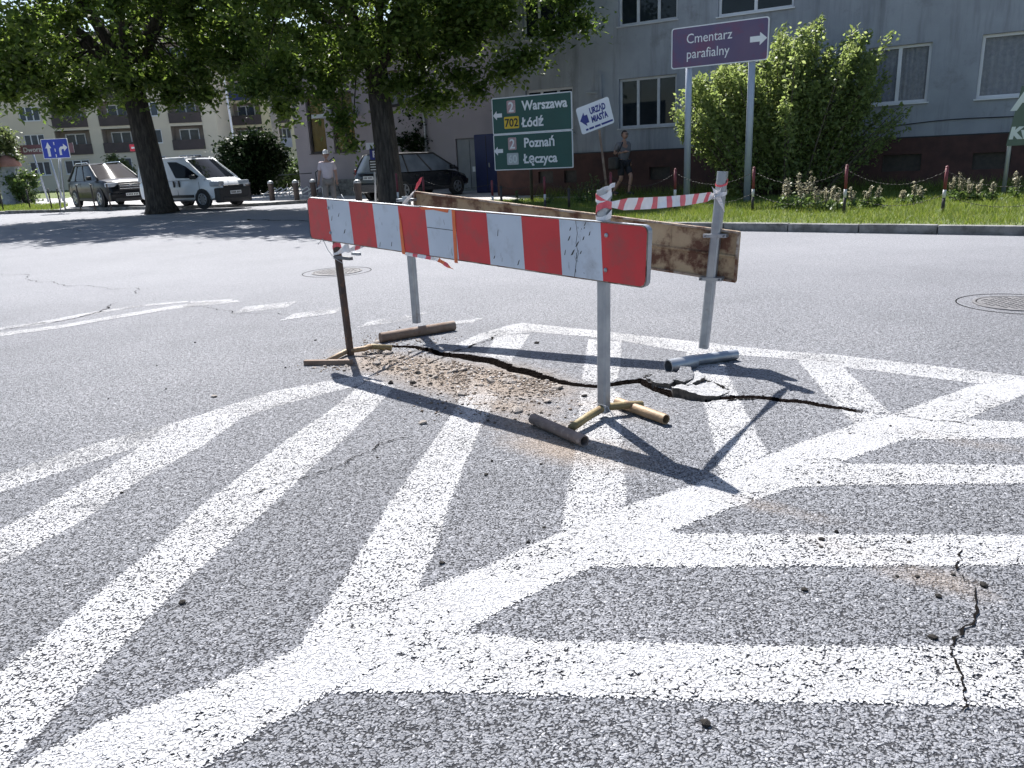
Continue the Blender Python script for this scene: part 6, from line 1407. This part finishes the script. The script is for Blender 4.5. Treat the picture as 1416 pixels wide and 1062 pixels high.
    if hat:
        cm = MB(); bm = bmesh.new(); bmesh.ops.create_uvsphere(bm, u_segments=18, v_segments=10, radius=1)
        for v in bm.verts: x, y, z = v.co; v.co = Vector((x * .092, y * .115, max(z, .0) * .125 + .035)) + hc
        bm.verts.index_update(); cm.add([v.co for v in bm.verts], [[v.index for v in f.verts] for f in bm.faces]); bm.free(); c_ = cm.build('cap', 'cap_white', t, True)
        MB().extr([hc + Vector((math.cos(a) * .085, .09 + math.sin(a) * .085, .036 - .012 * math.sin(a))) for a in [math.pi * k_ / 8 for k_ in range(9)]], (0, 0, .008)).build('cap_peak', 'cap_white', c_)
    else:
        for s in (1, -1): MB().tube([hc + Vector((s * .033 + math.cos(a) * .026, .104, .010 + math.sin(a) * .018)) for a in [2 * math.pi * k_ / 12 for k_ in range(13)]], .003, 5).build('glasses', 'letter_black', t)
    return t, V_
stand = dict(pelvis=(0, 0, .93), waist=(0, .01, 1.10), chest=(0, .0, 1.34), neck=(0, .01, 1.48), head0=(0, .02, 1.55), sl=(-.185, 0, 1.41), el=(-.235, -.02, 1.13), wl=(-.245, .04, .89), sr=(.185, 0, 1.41), er=(.245, -.01, 1.13), wr=(.285, .10, .91),
    hl=(-.095, 0, .90), kl=(-.11, .05, .49), al=(-.115, .0, .085), tl=(-.13, .12, .03), hr=(.095, 0, .90), kr=(.12, .10, .50), ar=(.12, -.02, .09), tr=(.14, .10, .03))
p = G(459, 293.5); p.z = 0
pm_, J1 = person('man in pale pink shirt, beige trousers and white cap walking with a stick', p, R(190), stand, 'pink_shirt', 'beige_trousers', True, H=1.0)
hand = J1['wl'] + Vector((-.01, .03, -.09)); cm_ = Matrix.Translation(p) @ Matrix.Rotation(R(190), 4, 'Z'); hwp = cm_ @ hand
st = thing('walking_stick', 'thin black and white stick held by the man in the cap', 'stick', (hwp.x, hwp.y, 0))
MB().tube([(-.02, 0, hwp.z + .05), (.08, -.04, hwp.z - .28)], .016, 8).build('grip', 'bag', st, True); MB().tube([(.08, -.04, hwp.z - .28), (.34, -.12, .0)], .013, 8).build('shaft', 'rack_white', st, True)
walk = dict(pelvis=(0, 0, .96), waist=(0, .015, 1.13), chest=(0, .02, 1.38), neck=(0, .03, 1.52), head0=(0, .045, 1.59), sl=(-.19, .02, 1.45), el=(-.25, -.16, 1.20), wl=(-.24, -.02, .98), sr=(.19, .0, 1.45), er=(.25, -.10, 1.20), wr=(.10, .14, 1.24),
    hl=(-.095, 0, .93), kl=(-.10, .22, .56), al=(-.10, .12, .14), tl=(-.10, .25, .07), hr=(.095, 0, .93), kr=(.10, .02, .50), ar=(.10, -.30, .16), tr=(.10, -.20, .04))
p = G(862, 277); p.z = .1
pw, J2 = person('man in grey T-shirt and dark shorts walking past the grey building', p, R(215), walk, 'grey_shirt', 'dark_shorts', False, shorts=True, H=1.0)
cm_ = Matrix.Translation(p) @ Matrix.Rotation(R(215), 4, 'Z'); c = cm_ @ Vector((.30, -.06, 1.02)); sh1 = cm_ @ Vector((.13, .12, 1.50))
bgo = thing('shoulder_bag', 'black shoulder bag hanging at the hip of the walking man', 'bag', (c.x, c.y, c.z - .2), R(215))
MB().bevbox((0, 0, .12), (.14, .36, .34), .05).build('bag_body', 'bag', bgo, True)
MB().tube([c + Vector((0, 0, .05)), (c + sh1) / 2 + (cm_.to_3x3() @ Vector((.05, .12, .05))), sh1, cm_ @ Vector((-.02, -.13, 1.40)), cm_ @ Vector((.2, -.18, 1.2)), c + Vector((0, 0, .06))], .014, 6).build('strap', 'bag', bgo, True, world=True)
